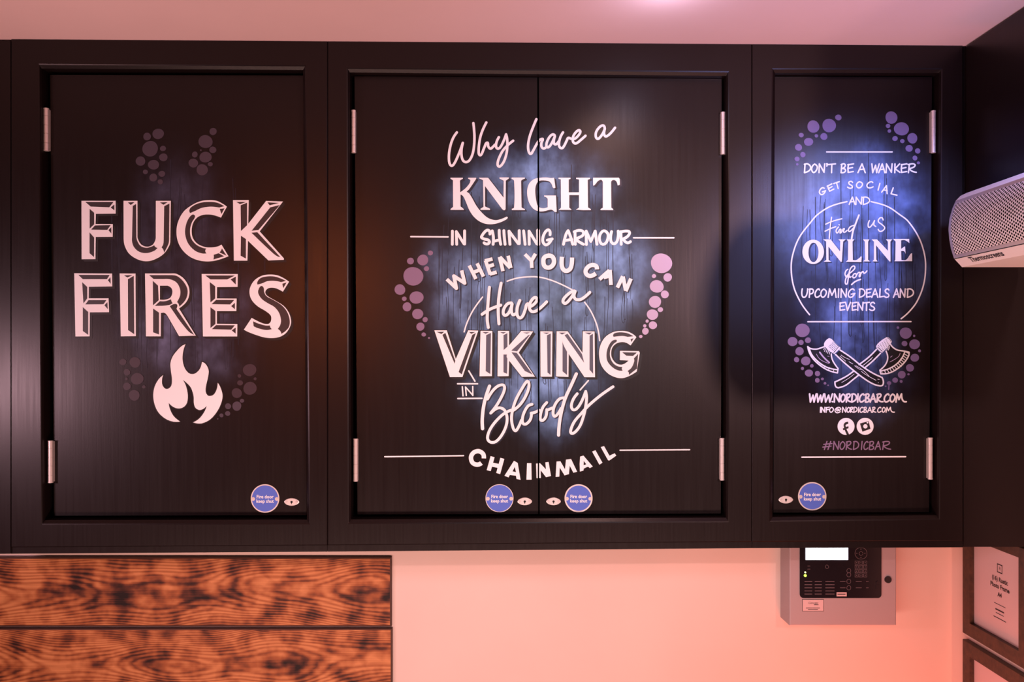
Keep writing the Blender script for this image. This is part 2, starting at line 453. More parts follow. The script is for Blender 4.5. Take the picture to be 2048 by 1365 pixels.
# ------------------------------------------------------------------ the room
D, ZD, ZB = 2.25, 2.28, 2.661                          # depths: cupboard face, door faces, back wall
XR, XH = 1.400, (1930 - CX) / F * D                    # right wall, black header
def ytop(x): return 78 + (x - 25) * 13.0 / 1905
def ybot(x):
    pts = [(-200, 1110), (0, 1108.5), (700, 1103.8), (1400, 1097.5), (1925, 1095.5), (2200, 1095.5)]
    for (a, b), (c, d) in zip(pts, pts[1:]):
        if x <= c: return b + (d - b) * (x - a) / (c - a)
    return pts[-1][1]
def zceil(X):
    x = CX + X * F / D; return CAMH + (CY - ytop(x)) / F * D
bm = bmesh.new(); box(bm, (-2.4, ZB, 0), (XR + 0.1, ZB + 0.1, 2.60)); struct('wall_back', bm, M['wall'])
bm = bmesh.new(); box(bm, (XR, 1.95, 0), (XR + 0.1, ZB, 2.60)); struct('wall_right', bm, M['wall'])
bm = bmesh.new(); X0, X1 = -2.4, XR + 0.1
v = [bm.verts.new((x, y, zceil(x) + dz)) for dz in (0, 0.08) for x, y in ((X0, -1.2), (X1, -1.2), (X1, ZB + 0.1), (X0, ZB + 0.1))]
for f in ((0, 1, 2, 3), (7, 6, 5, 4), (0, 4, 5, 1), (1, 5, 6, 2), (2, 6, 7, 3), (3, 7, 4, 0)): bm.faces.new([v[i] for i in f])
struct('ceiling', bm, M['ceil'])
bm = bmesh.new(); box(bm, (-2.4, -1.2, -0.06), (XR + 0.1, ZB + 0.1, 0)); 
fm = mat('dark_timber_floor', (0.05, 0.028, 0.018), 0.5); struct('floor', bm, fm)
# black header over the doorway on the right, carries the air curtain
bm = bmesh.new(); boxc(bm, (XH, 0.45, CAMH + 0.405), (XR, D - 0.002, zceil(XH) - 0.004), 0.002); struct('trim_1', bm, M['black'])

# ------------------------------------------------------------------ the three painted wall cupboards
def ring_px(c, dx, dy):
    """inset a TL TR BR BL corner list"""
    (a, b, c_, d) = c
    return [(a[0] + dx, a[1] + dy), (b[0] - dx, b[1] + dy), (c_[0] - dx, c_[1] - dy), (d[0] + dx, d[1] - dy)]
def face_frame(x0, x1, op, parent):
    bm = bmesh.new(); lip = 13
    xs = [(x0, ytop(x0)), (x1, ytop(x1)), (x1, ybot(x1) - lip), (x0, ybot(x0) - lip)]
    def ring(c, Z, Zp=None): return [bm.verts.new(P(x, y, Zp or Z) if Zp is None else Vector((P(x, y, Zp).x, Z, P(x, y, Zp).z))) for x, y in c]
    # outer ring, front opening ring, chamfer ring, jamb back ring
    e = 0.0015
    R0b = [bm.verts.new((w.x, D + 0.05, w.z)) for w in (P(x, y, D) for x, y in xs)]
    R0 = [bm.verts.new((w.x, D + e, w.z)) for w in (P(x, y, D) for x, y in xs)]
    R1 = ring(ring_px(xs, 1.2, 1.2), D)
    R2 = ring(ring_px(op, -1.5, -1.5), D)
    R3 = ring(ring_px(op, 1.0, 1.0), D + 0.0012)
    R4 = ring(ring_px(op, 5.0, 8.0), D + 0.008)
    R5 = [bm.verts.new((u.co.x, D + 0.05, u.co.z)) for u in R4]
    rs = [R0b, R0, R1, R2, R3, R4, R5, R0b]
    for A, B in zip(rs, rs[1:]):
        for i in range(4):
            j = (i + 1) % 4
            bm.faces.new((A[i], A[j], B[j], B[i]))
    bmesh.ops.recalc_face_normals(bm, faces=bm.faces)
    obj('face_frame', bm, M['black'], parent)
    # recessed rounded lip along the bottom edge
    bm = bmesh.new(); q = [(x0, ybot(x0) - lip), (x1, ybot(x1) - lip), (x1, ybot(x1)), (x0, ybot(x0))]
    prism(bm, q, D + 0.006, D + 0.05); bmesh.ops.recalc_face_normals(bm, faces=bm.faces)
    obj('bottom_lip', bm, M['black'], parent)
    # carcass behind the frame
    a, b = P(x0, 0, D).x, P(x1, 0, D).x
    zt = min(zceil(a), zceil(b)) - 0.006; zb = max(P(x0, ybot(x0), D).z, P(x1, ybot(x1), D).z) + 0.012
    bm = bmesh.new(); y0, y1, t = D + 0.051, ZB - 0.003, 0.016
    for lo, hi in (((a + .003, y0, zb), (a + .003 + t, y1, zt)), ((b - .003 - t, y0, zb), (b - .003, y1, zt)),
                   ((a + .003 + t, y0, zb), (b - .003 - t, y1, zb + t)), ((a + .003 + t, y0, zt - t), (b - .003 - t, y1, zt)),
                   ((a + .003 + t, y1 - .008, zb + t), (b - .003 - t, y1, zt - t))): box(bm, lo, hi)
    obj('carcass', bm, M['black'], parent)

def door_leaf(c, parent, spray, blobs, gap_side=None):
    """c: TL TR BR BL pixels of the leaf; the painted face is a fine grid so the sprayed clouds can fade"""
    bm = bmesh.new(); nx = max(4, int((c[1][0] - c[0][0]) / 7)); ny = int((c[3][1] - c[0][1]) / 7)
    lay = bm.verts.layers.float.new('spray')
    def at(u, v):
        x = (c[0][0] * (1 - u) + c[1][0] * u) * (1 - v) + (c[3][0] * (1 - u) + c[2][0] * u) * v
        y = (c[0][1] * (1 - v) + c[3][1] * v) * (1 - u) + (c[1][1] * (1 - v) + c[2][1] * v) * u
        return x, y
    G = []
    for j in range(ny + 1):
        row = []
        for i in range(nx + 1):
            x, y = at(i / nx, j / ny); v_ = bm.verts.new(P(x, y, ZD)); k = 0
            for bx, by, rx, ry, s in blobs:
                d = ((x - bx) / rx) ** 2 + ((y - by) / ry) ** 2
                if d < 5: k = 1 - (1 - k) * (1 - s * math.exp(-d))
            v_[lay] = k; row.append(v_)
        G.append(row)
    for j in range(ny):
        for i in range(nx): bm.faces.new((G[j][i], G[j + 1][i], G[j + 1][i + 1], G[j][i + 1]))
    rim = G[0] + [r[-1] for r in G[1:-1]] + G[-1][::-1] + [r[0] for r in G[-2:0:-1]]
    back = [bm.verts.new((v_.co.x, ZD + 0.02, v_.co.z)) for v_ in rim]; n = len(rim)
    for i in range(n): bm.faces.new((rim[i], rim[(i + 1) % n], back[(i + 1) % n], back[i]))
    bm.faces.new(back[::-1]); bmesh.ops.recalc_face_normals(bm, faces=bm.faces)
    return obj('door', bm, spray, parent)

def hinge(x0, x1, y0, y1, parent, leaf):
    bm = bmesh.new(); Zc = ZD - 0.010
    a, b = P((x0 + x1) / 2, y0, Zc), P((x0 + x1) / 2, y1, Zc)
    r = (x1 - x0) / 2 / F * Zc; H = a.z - b.z; n = 5; g = 0.0010
    cuts = [0, .17, .40, .60, .83, 1.0]
    for i in range(n):
        z0, z1 = b.z + H * cuts[i] + g / 2, b.z + H * cuts[i + 1] - g / 2
        cyl(bm, (a.x, Zc, (z0 + z1) / 2), r, z1 - z0, 'Z', 20)
        if i: cyl(bm, (a.x, Zc, z0 - g / 2), r * 0.8, g * 1.4, 'Z', 14)
    for z in (b.z, a.z): cyl(bm, (a.x, Zc, z), r * 1.08, 0.003, 'Z', 18)
    s = 1 if leaf == 'right' else -1                       # leaf folded back along the door edge
    xa, xb = sorted((a.x, a.x + s * (r - 0.0004)))
    box(bm, (xa, Zc, b.z + 0.001), (xb, ZD + 0.004, a.z - 0.001))
    obj('hinge', bm, M['steel'], parent)

def fire_sign(px, py, pr, parent, rim=1.0):
    bm = bmesh.new(); c = P(px, py, ZD); R = pr / F * ZD; y = ZD - 0.002
    cyl(bm, (c.x, ZD - 0.001, c.z), R, 0.002, 'Y', 48, 0)
    cyl(bm, (c.x, ZD - 0.0022, c.z), R * (1 - 0.085 * rim), 0.0006, 'Y', 48, 1)
    for s in (-1, 1):
        cyl(bm, (c.x + s * R * 0.83, ZD - 0.0026, c.z - R * 0.03), R * 0.13, 0.0006, 'Y', 18, 0)
        cyl(bm, (c.x + s * R * 0.83, ZD - 0.0031, c.z - R * 0.03), R * 0.075, 0.0008, 'Y', 14, 3)
    for t, dz in (('Fire door', 0.12), ('keep shut', -0.19)):
        put_text(bm, t, R * 0.335, lambda x, z, dz=dz: Vector((c.x + x * 0.93, ZD - 0.0028, c.z + R * dz + z)), 2, bold=R * 0.0055)
    obj('fire_door_sign', bm, [M['alu'], M['blue'], M['signwhite'], M['steel']], parent)['label'] = 'round blue fire door keep shut sign'

def escutcheon(px, py, a, b, parent):
    bm = bmesh.new(); c = P(px, py, ZD); a, b = a / F * ZD, b / F * ZD
    def ring(k, y): 
        out = []
        for i in range(40):
            t = 2 * math.pi * i / 40; u = math.cos(t)
            out.append(bm.verts.new((c.x + a * k * u, y, c.z + b * k * math.copysign(abs(math.sin(t)) ** 1.25, math.sin(t)))))
        return out
    r = [ring(1, ZD), ring(1, ZD - 0.0012), ring(0.9, ZD - 0.002)]
    for A, B in zip(r, r[1:]):
        for i in range(40): bm.faces.new((A[i], A[(i + 1) % 40], B[(i + 1) % 40], B[i]))
    bm.faces.new(r[-1])
    cyl(bm, (c.x, ZD - 0.0021, c.z), b * 0.30, 0.0006, 'Y', 16, 1)
    box(bm, (c.x - b * .1, ZD - 0.0024, c.z - b * .55), (c.x + b * .1, ZD - 0.0018, c.z), 1)
    for s in (-1, 1): cyl(bm, (c.x + s * a * 0.66, ZD - 0.0024, c.z), b * 0.26, 0.0010, 'Y', 14, 2)
    bmesh.ops.recalc_face_normals(bm, faces=bm.faces)
    obj('keyhole_escutcheon', bm, [M['alu'], M['hole'], M['steel']], parent)

def bubbles(p, fr, txt, m, z=0.0008):
    for i, t in enumerate(txt.split()):
        x, y, r = (float(q) for q in t.split(','))
        p.disc((fr[0] + x / fr[2], fr[1] + y / fr[2]), r / fr[2], m, z, 28, wob=0.022, seed=int(x * 7 + y), ry=r / fr[2] * (0.96 + 0.06 * ((i * 37) % 3 - 1)))

def grain(p, seams, regions, seed, extra=()):
    rnd = random.Random(seed)
    for x, y0, y1 in seams:
        pts = [Vector((x + 0.5 * math.sin(t * 2.1 + x), y0 + (y1 - y0) * t / 6)) for t in range(7)]
        p.path(pts, 1.7, M['navy'], 0.0004, w2=1.1)
    for x0, x1, y0, y1, n in regions:
        for k in range(n):
            x = rnd.uniform(x0 + 5, x1 - 5); ya = rnd.uniform(y0, y1 - 50); yb = min(y1, ya + rnd.uniform(45, 170)); ph = rnd.uniform(0, 6)
            am = rnd.uniform(1, 3.2)
            def ln(xx, a, b, s): return [Vector((xx + s * am * math.sin(ph + 3.0 * t / 8) , a + (b - a) * t / 8)) for t in range(9)]
            if rnd.random() < 0.3:
                g = rnd.uniform(3, 5); A = ln(x, ya, yb, 1); B = ln(x + g, ya + 20, yb - 3, 0.4)[::-1]
                p.path(smooth([(q, True) for q in A + [Vector((x + g * 0.6, yb + 5))] + B], False, 3), 1.0, M['navy'], 0.0004)
            else: p.path(ln(x, ya, yb, 1), 1.05, M['navy'], 0.0004, w2=0.6)

# ================================================================== left cupboard
cl = thing('wall_cupboard', 'black wall cupboard whose single wide door has two big words over a white flame', 'cupboard', P(340, 1110, D), 'black painted wall cupboards')
op = [(78, 129), (611, 132), (619, 1048), (84, 1049)]
face_frame(22, 654.6, op, cl)
bm = bmesh.new(); prism(bm, [(-190, 82), (21, 82), (21, ybot(21)), (-190, ybot(-190))], D + 0.001, D + 0.05); bmesh.ops.recalc_face_normals(bm, faces=bm.faces)
obj('end_panel', bm, M['black'], cl)
bl = [(350, 390, 60, 60, .32), (400, 470, 70, 60, .30), (300, 500, 70, 60, .28), (360, 600, 90, 60, .4), (380, 690, 80, 50, .7), (340, 660, 50, 60, .6),
      (425, 725, 40, 30, .6), (280, 640, 50, 60, .3), (450, 620, 50, 50, .3)]
dl = door_leaf([(100, 150), (606, 151), (613.5, 1031), (108, 1032)], cl, M['back_l'], bl)
hinge(87.5, 97.5, 218, 301, dl, 'right'); hinge(96.5, 106, 883, 965, dl, 'right')
fire_sign(530.5, 997.5, 28.5, dl); escutcheon(583.5, 1004.5, 15, 7.6, dl)
FA, FB, FC, FD = (150, 390, 9.75), (345, 390, 8.533), (140, 535, 7.877), (390, 535, 8.805)
AA, BB = (230, 690, 6.827), (240, 240, 8.904)
p = Paint(ZD); grain(p, [(283, 420, 742), (341, 320, 700), (404, 350, 745), (477, 450, 690), (224, 430, 560), (530, 470, 560)],
                     [(228, 280, 400, 700, 5), (286, 338, 340, 745, 7), (345, 400, 340, 750, 8), (408, 474, 330, 740, 6)], 4)
p.out('painted_wood_grain', dl)
p = Paint(ZD); bubbles(p, BB, '682,250,103 485,298,70 540,515,138 768,510,54 775,668,74 368,735,84 600,800,98 455,928,44 595,1028,70 748,962,60 720,1105,48 '
  '1660,208,64 1525,388,128 1655,535,62 1335,618,52 1525,665,108 1308,770,84 1465,890,100 1610,790,44 1442,542,16', M['mauve_dim'])
p.out('painted_bubbles', dl, 'dull mauve bubbles above the capitals')
p = Paint(ZD)
bubbles(p, AA, '110,235,48 275,240,75 165,375,45 305,465,88 160,465,18 165,568,52 395,575,25 265,690,75', M['mauve_faint'])
bubbles(p, AA, '1840,345,92 1845,595,92 1700,425,25 1710,520,40 1665,660,70 1915,465,20', M['mauve_faint'])
bubbles(p, AA, '1735,765,30 1545,840,42 1665,838,62 1540,938,36 1455,965,28 1405,1012,10', M['mauve_dim'])
p.out('painted_bubbles', dl, 'faint mauve bubbles either side of the flame')
SH = (M['ink'], 5.2, 4.6, 4, 2.6)
def big(fr, outer, facets, hole=None, pt=None, f=None): pt.letter(fr, outer, facets, hole, SH, None, f)
p = Paint(ZD)
f1 = M['facet']
big(FA, '130,118 795,118 797,368 410,372 405,570 740,572 738,820 408,822 402,1255 133,1257',
    ['205,140 755,140 672,245 310,230', '770,190 772,305 700,248', '290,275 378,352 378,575 290,660', '395,598 700,592 632,685 318,680', '712,632 712,755 655,690', '288,735 378,835 375,1215 288,1140'], None, p, f1)
big(FA, '950,118 1222,118 1222,800 1230,860s 1290,965s 1400,1012s 1510,980s 1568,890s 1578,800 1580,118 1872,118 1862,880 1845,985s 1735,1150s 1560,1260s 1400,1297s 1230,1262s 1060,1150s 972,990s 952,850',
    ['1035,150 1165,145 1090,200', '1130,218 1195,180 1200,820 1218,900s 1285,1000s 1400,1036s 1500,1010s 1548,985 1572,1020s 1612,1038 1540,1098s 1390,1138s 1250,1108s 1155,1020s 1118,920s 1116,820',
     '1660,150 1810,145 1728,195', '1742,225 1845,170 1838,880 1825,960s 1740,1130 1725,1070s 1690,1025 1722,970s 1732,900'], None, p, f1)
big(FB, '930,203 870,160s 760,105s 630,92s 480,110s 330,178s 190,290s 98,460s 70,620s 92,790s 170,940s 300,1058s 450,1120s 600,1138s 760,1118s 958,1050 838,850 780,880s 680,898s 560,892s 430,836s 352,740s 330,620s 352,490s 420,392s 520,345s 640,338s 740,358s 830,390',
    ['302,312 290,262s 330,205s 450,145s 600,122s 760,135s 885,195 800,218 650,203s 500,225s 380,280s', '808,240 890,232 838,330',
     '345,338s 388,368s 330,480s 302,600s 320,740s 400,845s 500,900s 578,918 562,960s 582,1002 500,1000s 380,950s 270,830s 220,680s 225,550s 270,420s',
     '845,915 925,1040 805,985 832,950s', '705,1025 790,998 885,1050 700,1105 708,1065s'], None, p, f1)
big(FB, '1035,92 1303,92 1295,495 1600,105 1888,115 1490,625 1902,1085 1902,1110 1640,1122 1290,785 1280,1125 1050,1125',
    ['1090,122 1265,122 1155,160', '1165,180 1275,135 1275,520 1170,620', '1170,700 1255,755 1255,1090 1165,1040', '1622,130 1820,140 1660,180', '1670,215 1835,175 1470,600 1352,615', '1350,648 1450,640 1840,1060 1800,1055s 1720,1000s'], None, p, f1)
p.out('painted_lettering', dl, 'upper faceted white word with four capitals')
p = Paint(ZD)
big(FC, '70,95 665,100 668,302 300,308 298,490 610,490 618,708 315,710 312,1088 88,1090',
    ['135,120 628,122 585,188 205,188', '640,155 645,262 600,205', '195,235 275,312 275,490 215,570', '295,518 578,518 530,583 245,585', '592,550 598,660 545,598', '205,628 290,705 290,1065 205,1005'], None, p, f1)
big(FC, '785,98 1035,100 1040,1085 803,1088', ['855,128 985,125 908,162', '915,190 1008,135 1015,1055 918,990'], None, p, f1)
big(FC, '1185,98 1600,98 1690,108s 1810,195s 1882,350s 1852,520s 1720,650 1985,1078 1720,1085 1540,770 1510,732s 1480,715 1435,720 1432,1088 1200,1088',
    ['1250,125 1610,125 1700,145s 1800,240s 1855,360s 1830,500s 1725,620 1715,580s 1690,548 1738,440s 1735,340s 1680,240s 1580,190s 1480,185 1320,185', '1308,215 1390,290 1400,520 1310,600',
     '1340,608 1420,535 1500,535s 1595,505 1605,545s 1622,566 1560,595s 1450,608', '1312,650 1405,715 1405,1060 1312,1025', '1575,615 1640,580s 1690,590s 1680,655 1958,1065 1880,1020s 1800,930s 1700,800'],
    '1420,290 1540,290 1600,330s 1615,400s 1580,480s 1500,510s 1420,510', p, f1)
big(FD, '120,118 755,120 752,345 390,350 388,550 735,552 730,772 388,772 388,995 748,1000 745,1218 142,1218',
    ['185,145 705,145 570,215 275,215', '722,165 720,305 630,215', '262,260 358,335 358,550 275,620', '375,575 695,575 622,655 295,650', '705,625 705,740 640,685', '275,705 362,770 362,1000 275,1070', '375,1018 705,1022 640,1100 300,1090', '720,1062 718,1170 648,1112'], None, p, f1)
big(FD, '1658,255 1560,190s 1450,142s 1320,128s 1180,150s 1050,230s 972,360s 965,480s 1010,590s 1110,690s 1250,775s 1335,850s 1345,920s 1320,980s 1270,1000s 1180,982s 1000,892 862,1100 940,1140s 1100,1200s 1250,1240s 1400,1245s 1520,1215s 1620,1140s 1690,1000s 1680,870s 1630,760s 1550,670s 1420,590s 1270,500s 1240,440s 1270,385s 1340,360s 1430,372s 1550,430',
    ['1102,305 1100,260s 1150,195s 1250,165s 1370,160s 1480,185s 1605,240 1520,262 1400,240s 1280,245s 1180,285s', '1540,290 1615,268 1555,370',
     '1165,330s 1210,358s 1222,440s 1262,510s 1380,575s 1530,670s 1620,780s 1668,920s 1660,1040s 1600,1120s 1520,1175 1508,1130s 1460,1085 1505,1010s 1515,920s 1480,800s 1400,700s 1280,630s 1180,560s 1120,470s 1118,400s',
     '1025,950 1100,985s 1240,1025s 1320,1025 1330,1060s 1355,1090 1260,1105s 1130,1080s 1035,1040'], None, p, f1)
p.out('painted_lettering', dl, 'lower faceted white word with five capitals')
p = Paint(ZD)
fl = smooth(parse('965,-8 935,80s 925,200s 950,310s 1000,380s 1045,400s 1100,390s 1160,330s 1190,235 1240,265s 1280,350s 1270,450s 1245,560s 1240,640s 1265,690s 1300,700s 1350,680s 1390,610s 1405,520 1440,580s 1470,690s 1450,800s 1390,920s 1300,1020s 1200,1070s 1130,1075s 1070,1060 1150,1010s 1220,920s 1255,835 1200,880s 1150,890s 1100,860s 1080,800s 1075,700s 1040,590s 990,530s 930,480 970,560s 995,680s 985,790s 940,850s 870,870s 800,850s 735,795 750,870s 800,970s 890,1050 800,1050s 700,1015s 600,930s 545,820s 525,690s 545,570s 600,470s 660,415 645,470s 650,550s 690,600s 730,600s 770,560s 780,470s 765,350s 760,250s 790,160s 850,80s 910,20s', AA), True)
p.path(fl, 3.6, M['ink'], 0.0008, closed=True); p.poly(fl, M['white'], 0.001)
p.out('painted_flame', dl, 'white painted flame')

# ================================================================== central cupboard, two leaves
cc = thing('wall_cupboard', 'black wall cupboard with two doors, a long white Viking saying across both', 'cupboard', P(1080, 1102, D), 'black painted wall cupboards')
op = [(694.5, 137), (1457, 144), (1457, 1044), (697, 1047.5)]
face_frame(655.4, 1503.6, op, cc)
bc = [(1085, 322, 40, 35, .55), (1050, 350, 70, 45, .5), (990, 385, 60, 40, .35), (1170, 365, 50, 40, .35), (1090, 420, 70, 50, .42), (915, 400, 26, 30, .22), (960, 550, 60, 50, .55), (885, 545, 32, 50, .42),
      (1040, 520, 70, 40, .45), (1120, 530, 60, 40, .5), (1195, 520, 55, 45, .85), (1250, 525, 42, 55, .85), (1225, 590, 50, 35, .75), (1150, 600, 65, 45, .65), (1085, 640, 55, 55, .8), (1165, 665, 55, 55, .65),
      (920, 620, 40, 50, .40), (975, 665, 60, 40, .42), (965, 690, 40, 40, .5), (1080, 720, 65, 50, .65), (1130, 755, 55, 40, .75), (1035, 790, 55, 40, .6), (1085, 800, 40, 50, .8), (1112, 835, 35, 35, .6), (960, 775, 35, 30, .35)]
d1 = door_leaf([(709, 152.5), (1074.6, 155), (1076.4, 1028.8), (715, 1029.5)], cc, M['back_c'], bc)
d2 = door_leaf([(1077.8, 155), (1444, 158), (1441.5, 1027.5), (1079.4, 1028.8)], cc, M['back_c'], bc)
hinge(703, 711.5, 222, 305, d1, 'right'); hinge(707, 716, 879, 962, d1, 'right')
hinge(1441.5, 1450.5, 226, 308, d2, 'left'); hinge(1439.5, 1448.5, 878, 960, d2, 'left')
fire_sign(999, 997, 28, d1, 0.6); escutcheon(1049.5, 1003.5, 14.6, 7.6, d1)
fire_sign(1157, 997, 28, d2, 1.2); escutcheon(1107, 1003.5, 14.6, 7.6, d2)
CLIP_L, CLIP_R = P(1075.4, 600, ZD), P(1078.4, 600, ZD)
def both(fn, name, label=None):
    for leaf, clip in ((d1, (CLIP_L, True)), (d2, (CLIP_R, False))):
        q = Paint(ZD); fn(q); q.out(name, leaf, label, clip)
E_, F_, G_, H_, I_, J_ = (860, 650, 8.904), (1070, 650, 8.904), (890, 230, 11.376), (1040, 230, 10.24), (890, 340, 10.779), (1040, 340, 9.752)
K_, L_, M_, N_, O_ = (890, 450, 10.24), (1080, 450, 10.24), (880, 490, 10.24), (1070, 490, 9.752), (910, 550, 6.827)
P_, Q_, R_, S_ = (900, 740, 8.533), (1060, 740, 8.533), (920, 880, 12.047), (1060, 880, 10.779)
Wh = M['white']
both(lambda q: grain(q, [(878, 480, 640), (943, 385, 770), (1009, 395, 800), (1143, 330, 810), (1226, 420, 690)],
     [(882, 940, 400, 690, 9), (946, 1006, 380, 780, 12), (1012, 1070, 340, 800, 14), (1082, 1140, 350, 820, 15), (1146, 1222, 380, 780, 15), (1228, 1268, 470, 660, 7)], 11), 'painted_wood_grain')
p = Paint(ZD); bubbles(p, (780, 490, 6.825), '552,112,36 448,208,76 280,222,46 498,326,36 318,430,134 136,612,72 362,720,95 195,737,32 233,847,60 378,945,77 480,1022,36 415,1118,55 461,1225,31 533,1272,14', M['mauve'])
p.out('painted_bubbles', d1, 'mauve bubbles left of the saying')
p = Paint(ZD); bubbles(p, (1270, 490, 6.822), '360,252,147 258,427,29 445,445,57 296,568,95 406,677,55 272,780,82 345,885,37 237,953,76 165,1042,22 243,1098,58 132,1107,23 141,1180,45 78,1252,24', M['mauve_pale'])
p.out('painted_bubbles', d2, 'pale mauve bubbles right of the saying')
def line1(q):
    w = 5.0
    q.stroke('270,400 190,520 130,680 95,860 90,1010 110,1120 155,1160 210,1110 280,970 350,800 405,640c 375,800 380,950 420,1050 490,1075 560,1030 625,900 660,720 670,500 660,320 645,190|940,175 860,340 805,500 775,680 765,830 775,900 805,920 840,880 900,730 960,635 985,720 1030,770 1080,740 1135,680', w, Wh, G_)
    q.stroke('1225,510 1180,600 1160,690 1175,755 1215,770 1270,720 1340,580 1390,445c 1415,560 1415,760 1390,920 1330,1080 1250,1175 1205,1160 1200,1080 1240,960 1320,810 1430,690 1550,590', w, Wh, G_)
    q.stroke('335,90 280,220 215,390 180,520 165,660 185,770 220,800 260,750 330,620 385,535 430,500 465,500 440,570 440,650 480,690 530,665|712,450 700,410 660,405 600,460 550,560 540,630 560,665 600,650 650,580 710,450c 690,560 715,605 750,595 800,530|880,360 830,450 800,560 805,650 855,685 900,640 960,520 985,475 1040,490|1060,490 1120,490 1190,430 1235,350 1210,315 1150,350 1090,440 1080,530 1110,580 1160,580 1250,510 1340,430|1735,290 1720,230 1680,220 1620,260 1560,350 1550,440 1580,490 1620,480 1690,390 1735,290c 1720,380 1745,440 1790,430 1860,370 1945,265', w, Wh, H_)
both(line1, 'painted_lettering', 'pink white script line at the top')
def line2(q):
    sh = (M['navy'], 4.2, 3.0, 3, 0)
    for fr, o in ((I_, '118,172 385,172 385,195 330,225s 322,240 328,485 440,400s 530,290s 548,220 500,190 500,172 672,172 672,195 590,320s 520,420 465,475 520,510s 590,620s 680,780s 800,930s 930,1040s 1080,1085s 1200,1065s 1330,1010 1355,1025 1340,1060 1200,1130s 1030,1172s 880,1165s 740,1110s 620,1010s 530,880s 470,740s 410,600s 370,550s 335,535 335,790 405,845 405,865 120,865 120,845 175,800 172,225 120,195'),
                  (I_, '735,172 930,172 1262,600 1265,235 1175,190 1175,165 1375,165 1375,190 1310,235 1305,850 1290,870 1260,870 1235,850 862,350 862,790 970,840 970,865 765,865 765,840 830,800 820,225 735,185'),
                  (I_, '1435,168 1720,168 1720,192 1650,225s 1640,260 1650,790 1655,815s 1720,845 1720,868 1440,868 1440,840 1490,810s 1490,240 1480,222s 1435,195'),
                  (J_, '665,155 690,350 660,362 635,340 610,270s 560,225s 470,208s 380,215s 330,260s 300,350s 300,480s 320,620s 350,710s 410,745s 480,748s 540,730 540,570 520,545s 470,520 470,500 700,500 715,820 680,825 620,780s 560,785s 440,812s 330,800s 240,740s 170,620s 140,480s 150,340s 200,240s 290,175s 400,155s 520,150s 600,160s'),
                  (J_, '750,155 985,155 985,178 950,190 950,440 1150,440 1150,190 1095,178 1095,155 1365,155 1365,178 1320,195 1325,735 1385,768 1375,785 1240,787 1090,778 1150,740 1150,492 960,492 960,740 1000,770 1000,782 750,782 800,740 795,190 750,175'),
                  (J_, '1425,155 1925,155 1942,180s 1945,290 1905,308 1880,230s 1840,200s 1790,210s 1775,250 1780,740 1815,765 1815,785 1570,785 1570,765 1615,740 1615,235 1580,195s 1520,220s 1470,280s 1435,315 1425,290')):
        q.letter(fr, o, (), None, sh)
both(line2, 'painted_lettering', 'white serif capitals with a long swash')
def line3(q):
    w = 5.6
    q.stroke('152,130 150,400|240,400 232,140c 390,390c|402,125 402,395|920,190 910,130 870,110 820,140 760,220 750,260 800,290 880,310 910,350 880,390 830,390 800,370|968,125 990,250 985,400|1110,115 1115,250 1140,400|990,340 1110,310|1205,120 1215,260 1230,400|1330,400 1310,130c 1500,385c|1520,120 1522,385|1610,125 1640,400|1725,400 1720,130c 1880,390c', w, Wh, K_)
    q.stroke('1905,118 1912,395', 7.5, Wh, K_)
    q.stroke('205,205 200,130 160,105 100,160 60,260 60,350 110,410 170,390 225,320|150,315 250,290|480,400 530,200 575,120c 620,230 670,400|500,325 650,300|722,400 715,140|700,145 800,115 880,140 880,210 800,260 730,290c 800,350 890,400|950,405 945,130c 1040,340c 1130,130c 1165,400|1465,140 1445,260 1460,350 1510,390 1570,350 1600,240 1600,130|1662,400 1655,140|1650,150 1750,130 1830,150 1800,230 1700,290c 1750,350 1800,370 1850,345', w, Wh, L_)
    q.stroke('1310,125 1240,180 1215,280 1240,370 1290,400 1350,370 1390,270 1385,180', w, Wh, L_, closed=True)
both(line3, 'painted_lettering', 'white hand lettered capitals between two rules')
def line4(q):
    for off, m, z in (((2.4, 2.2), M['navy'], 0.0006), ((1.2, 1.1), M['navy'], 0.0007), ((0, 0), Wh, 0.001)):
        kw = dict(off=off, z=z)
        q.stroke('140,706c 335,890c 285,640c 505,785c 445,525c|600,425c 735,700c|760,380c 890,650c|685,565c 820,510c|932,320c 1030,610c|920,330c 1075,290c|975,450c 1105,405c|1020,600c 1160,560c|1218,250c 1290,540c|1225,250c 1440,475c|1395,225c 1450,475c|1740,195c 1870,325c|1955,185c 1875,325c|1873,320c 1880,475c', 7.0, m, M_, caps=False, **kw)
        q.stroke('268,212 180,250 163,340 190,420 262,447 335,410 372,330 345,240', 8.6, m, N_, closed=True, **kw)
        q.stroke('525,235 520,390 550,480 610,510 680,475 712,390 722,250|1210,480 1190,415 1110,395 1025,440 985,520 1020,590 1090,608 1185,560', 8.4, m, N_, caps=False, **kw)
        q.stroke('1255,675c 1450,500c|1460,490c 1480,785c|1340,640c 1450,605c|1605,835c 1712,615c|1715,620c 1770,895c|1870,660c 1768,905c', 7.4, m, N_, caps=False, **kw)
both(line4, 'painted_lettering', 'curved line of bold white capitals')
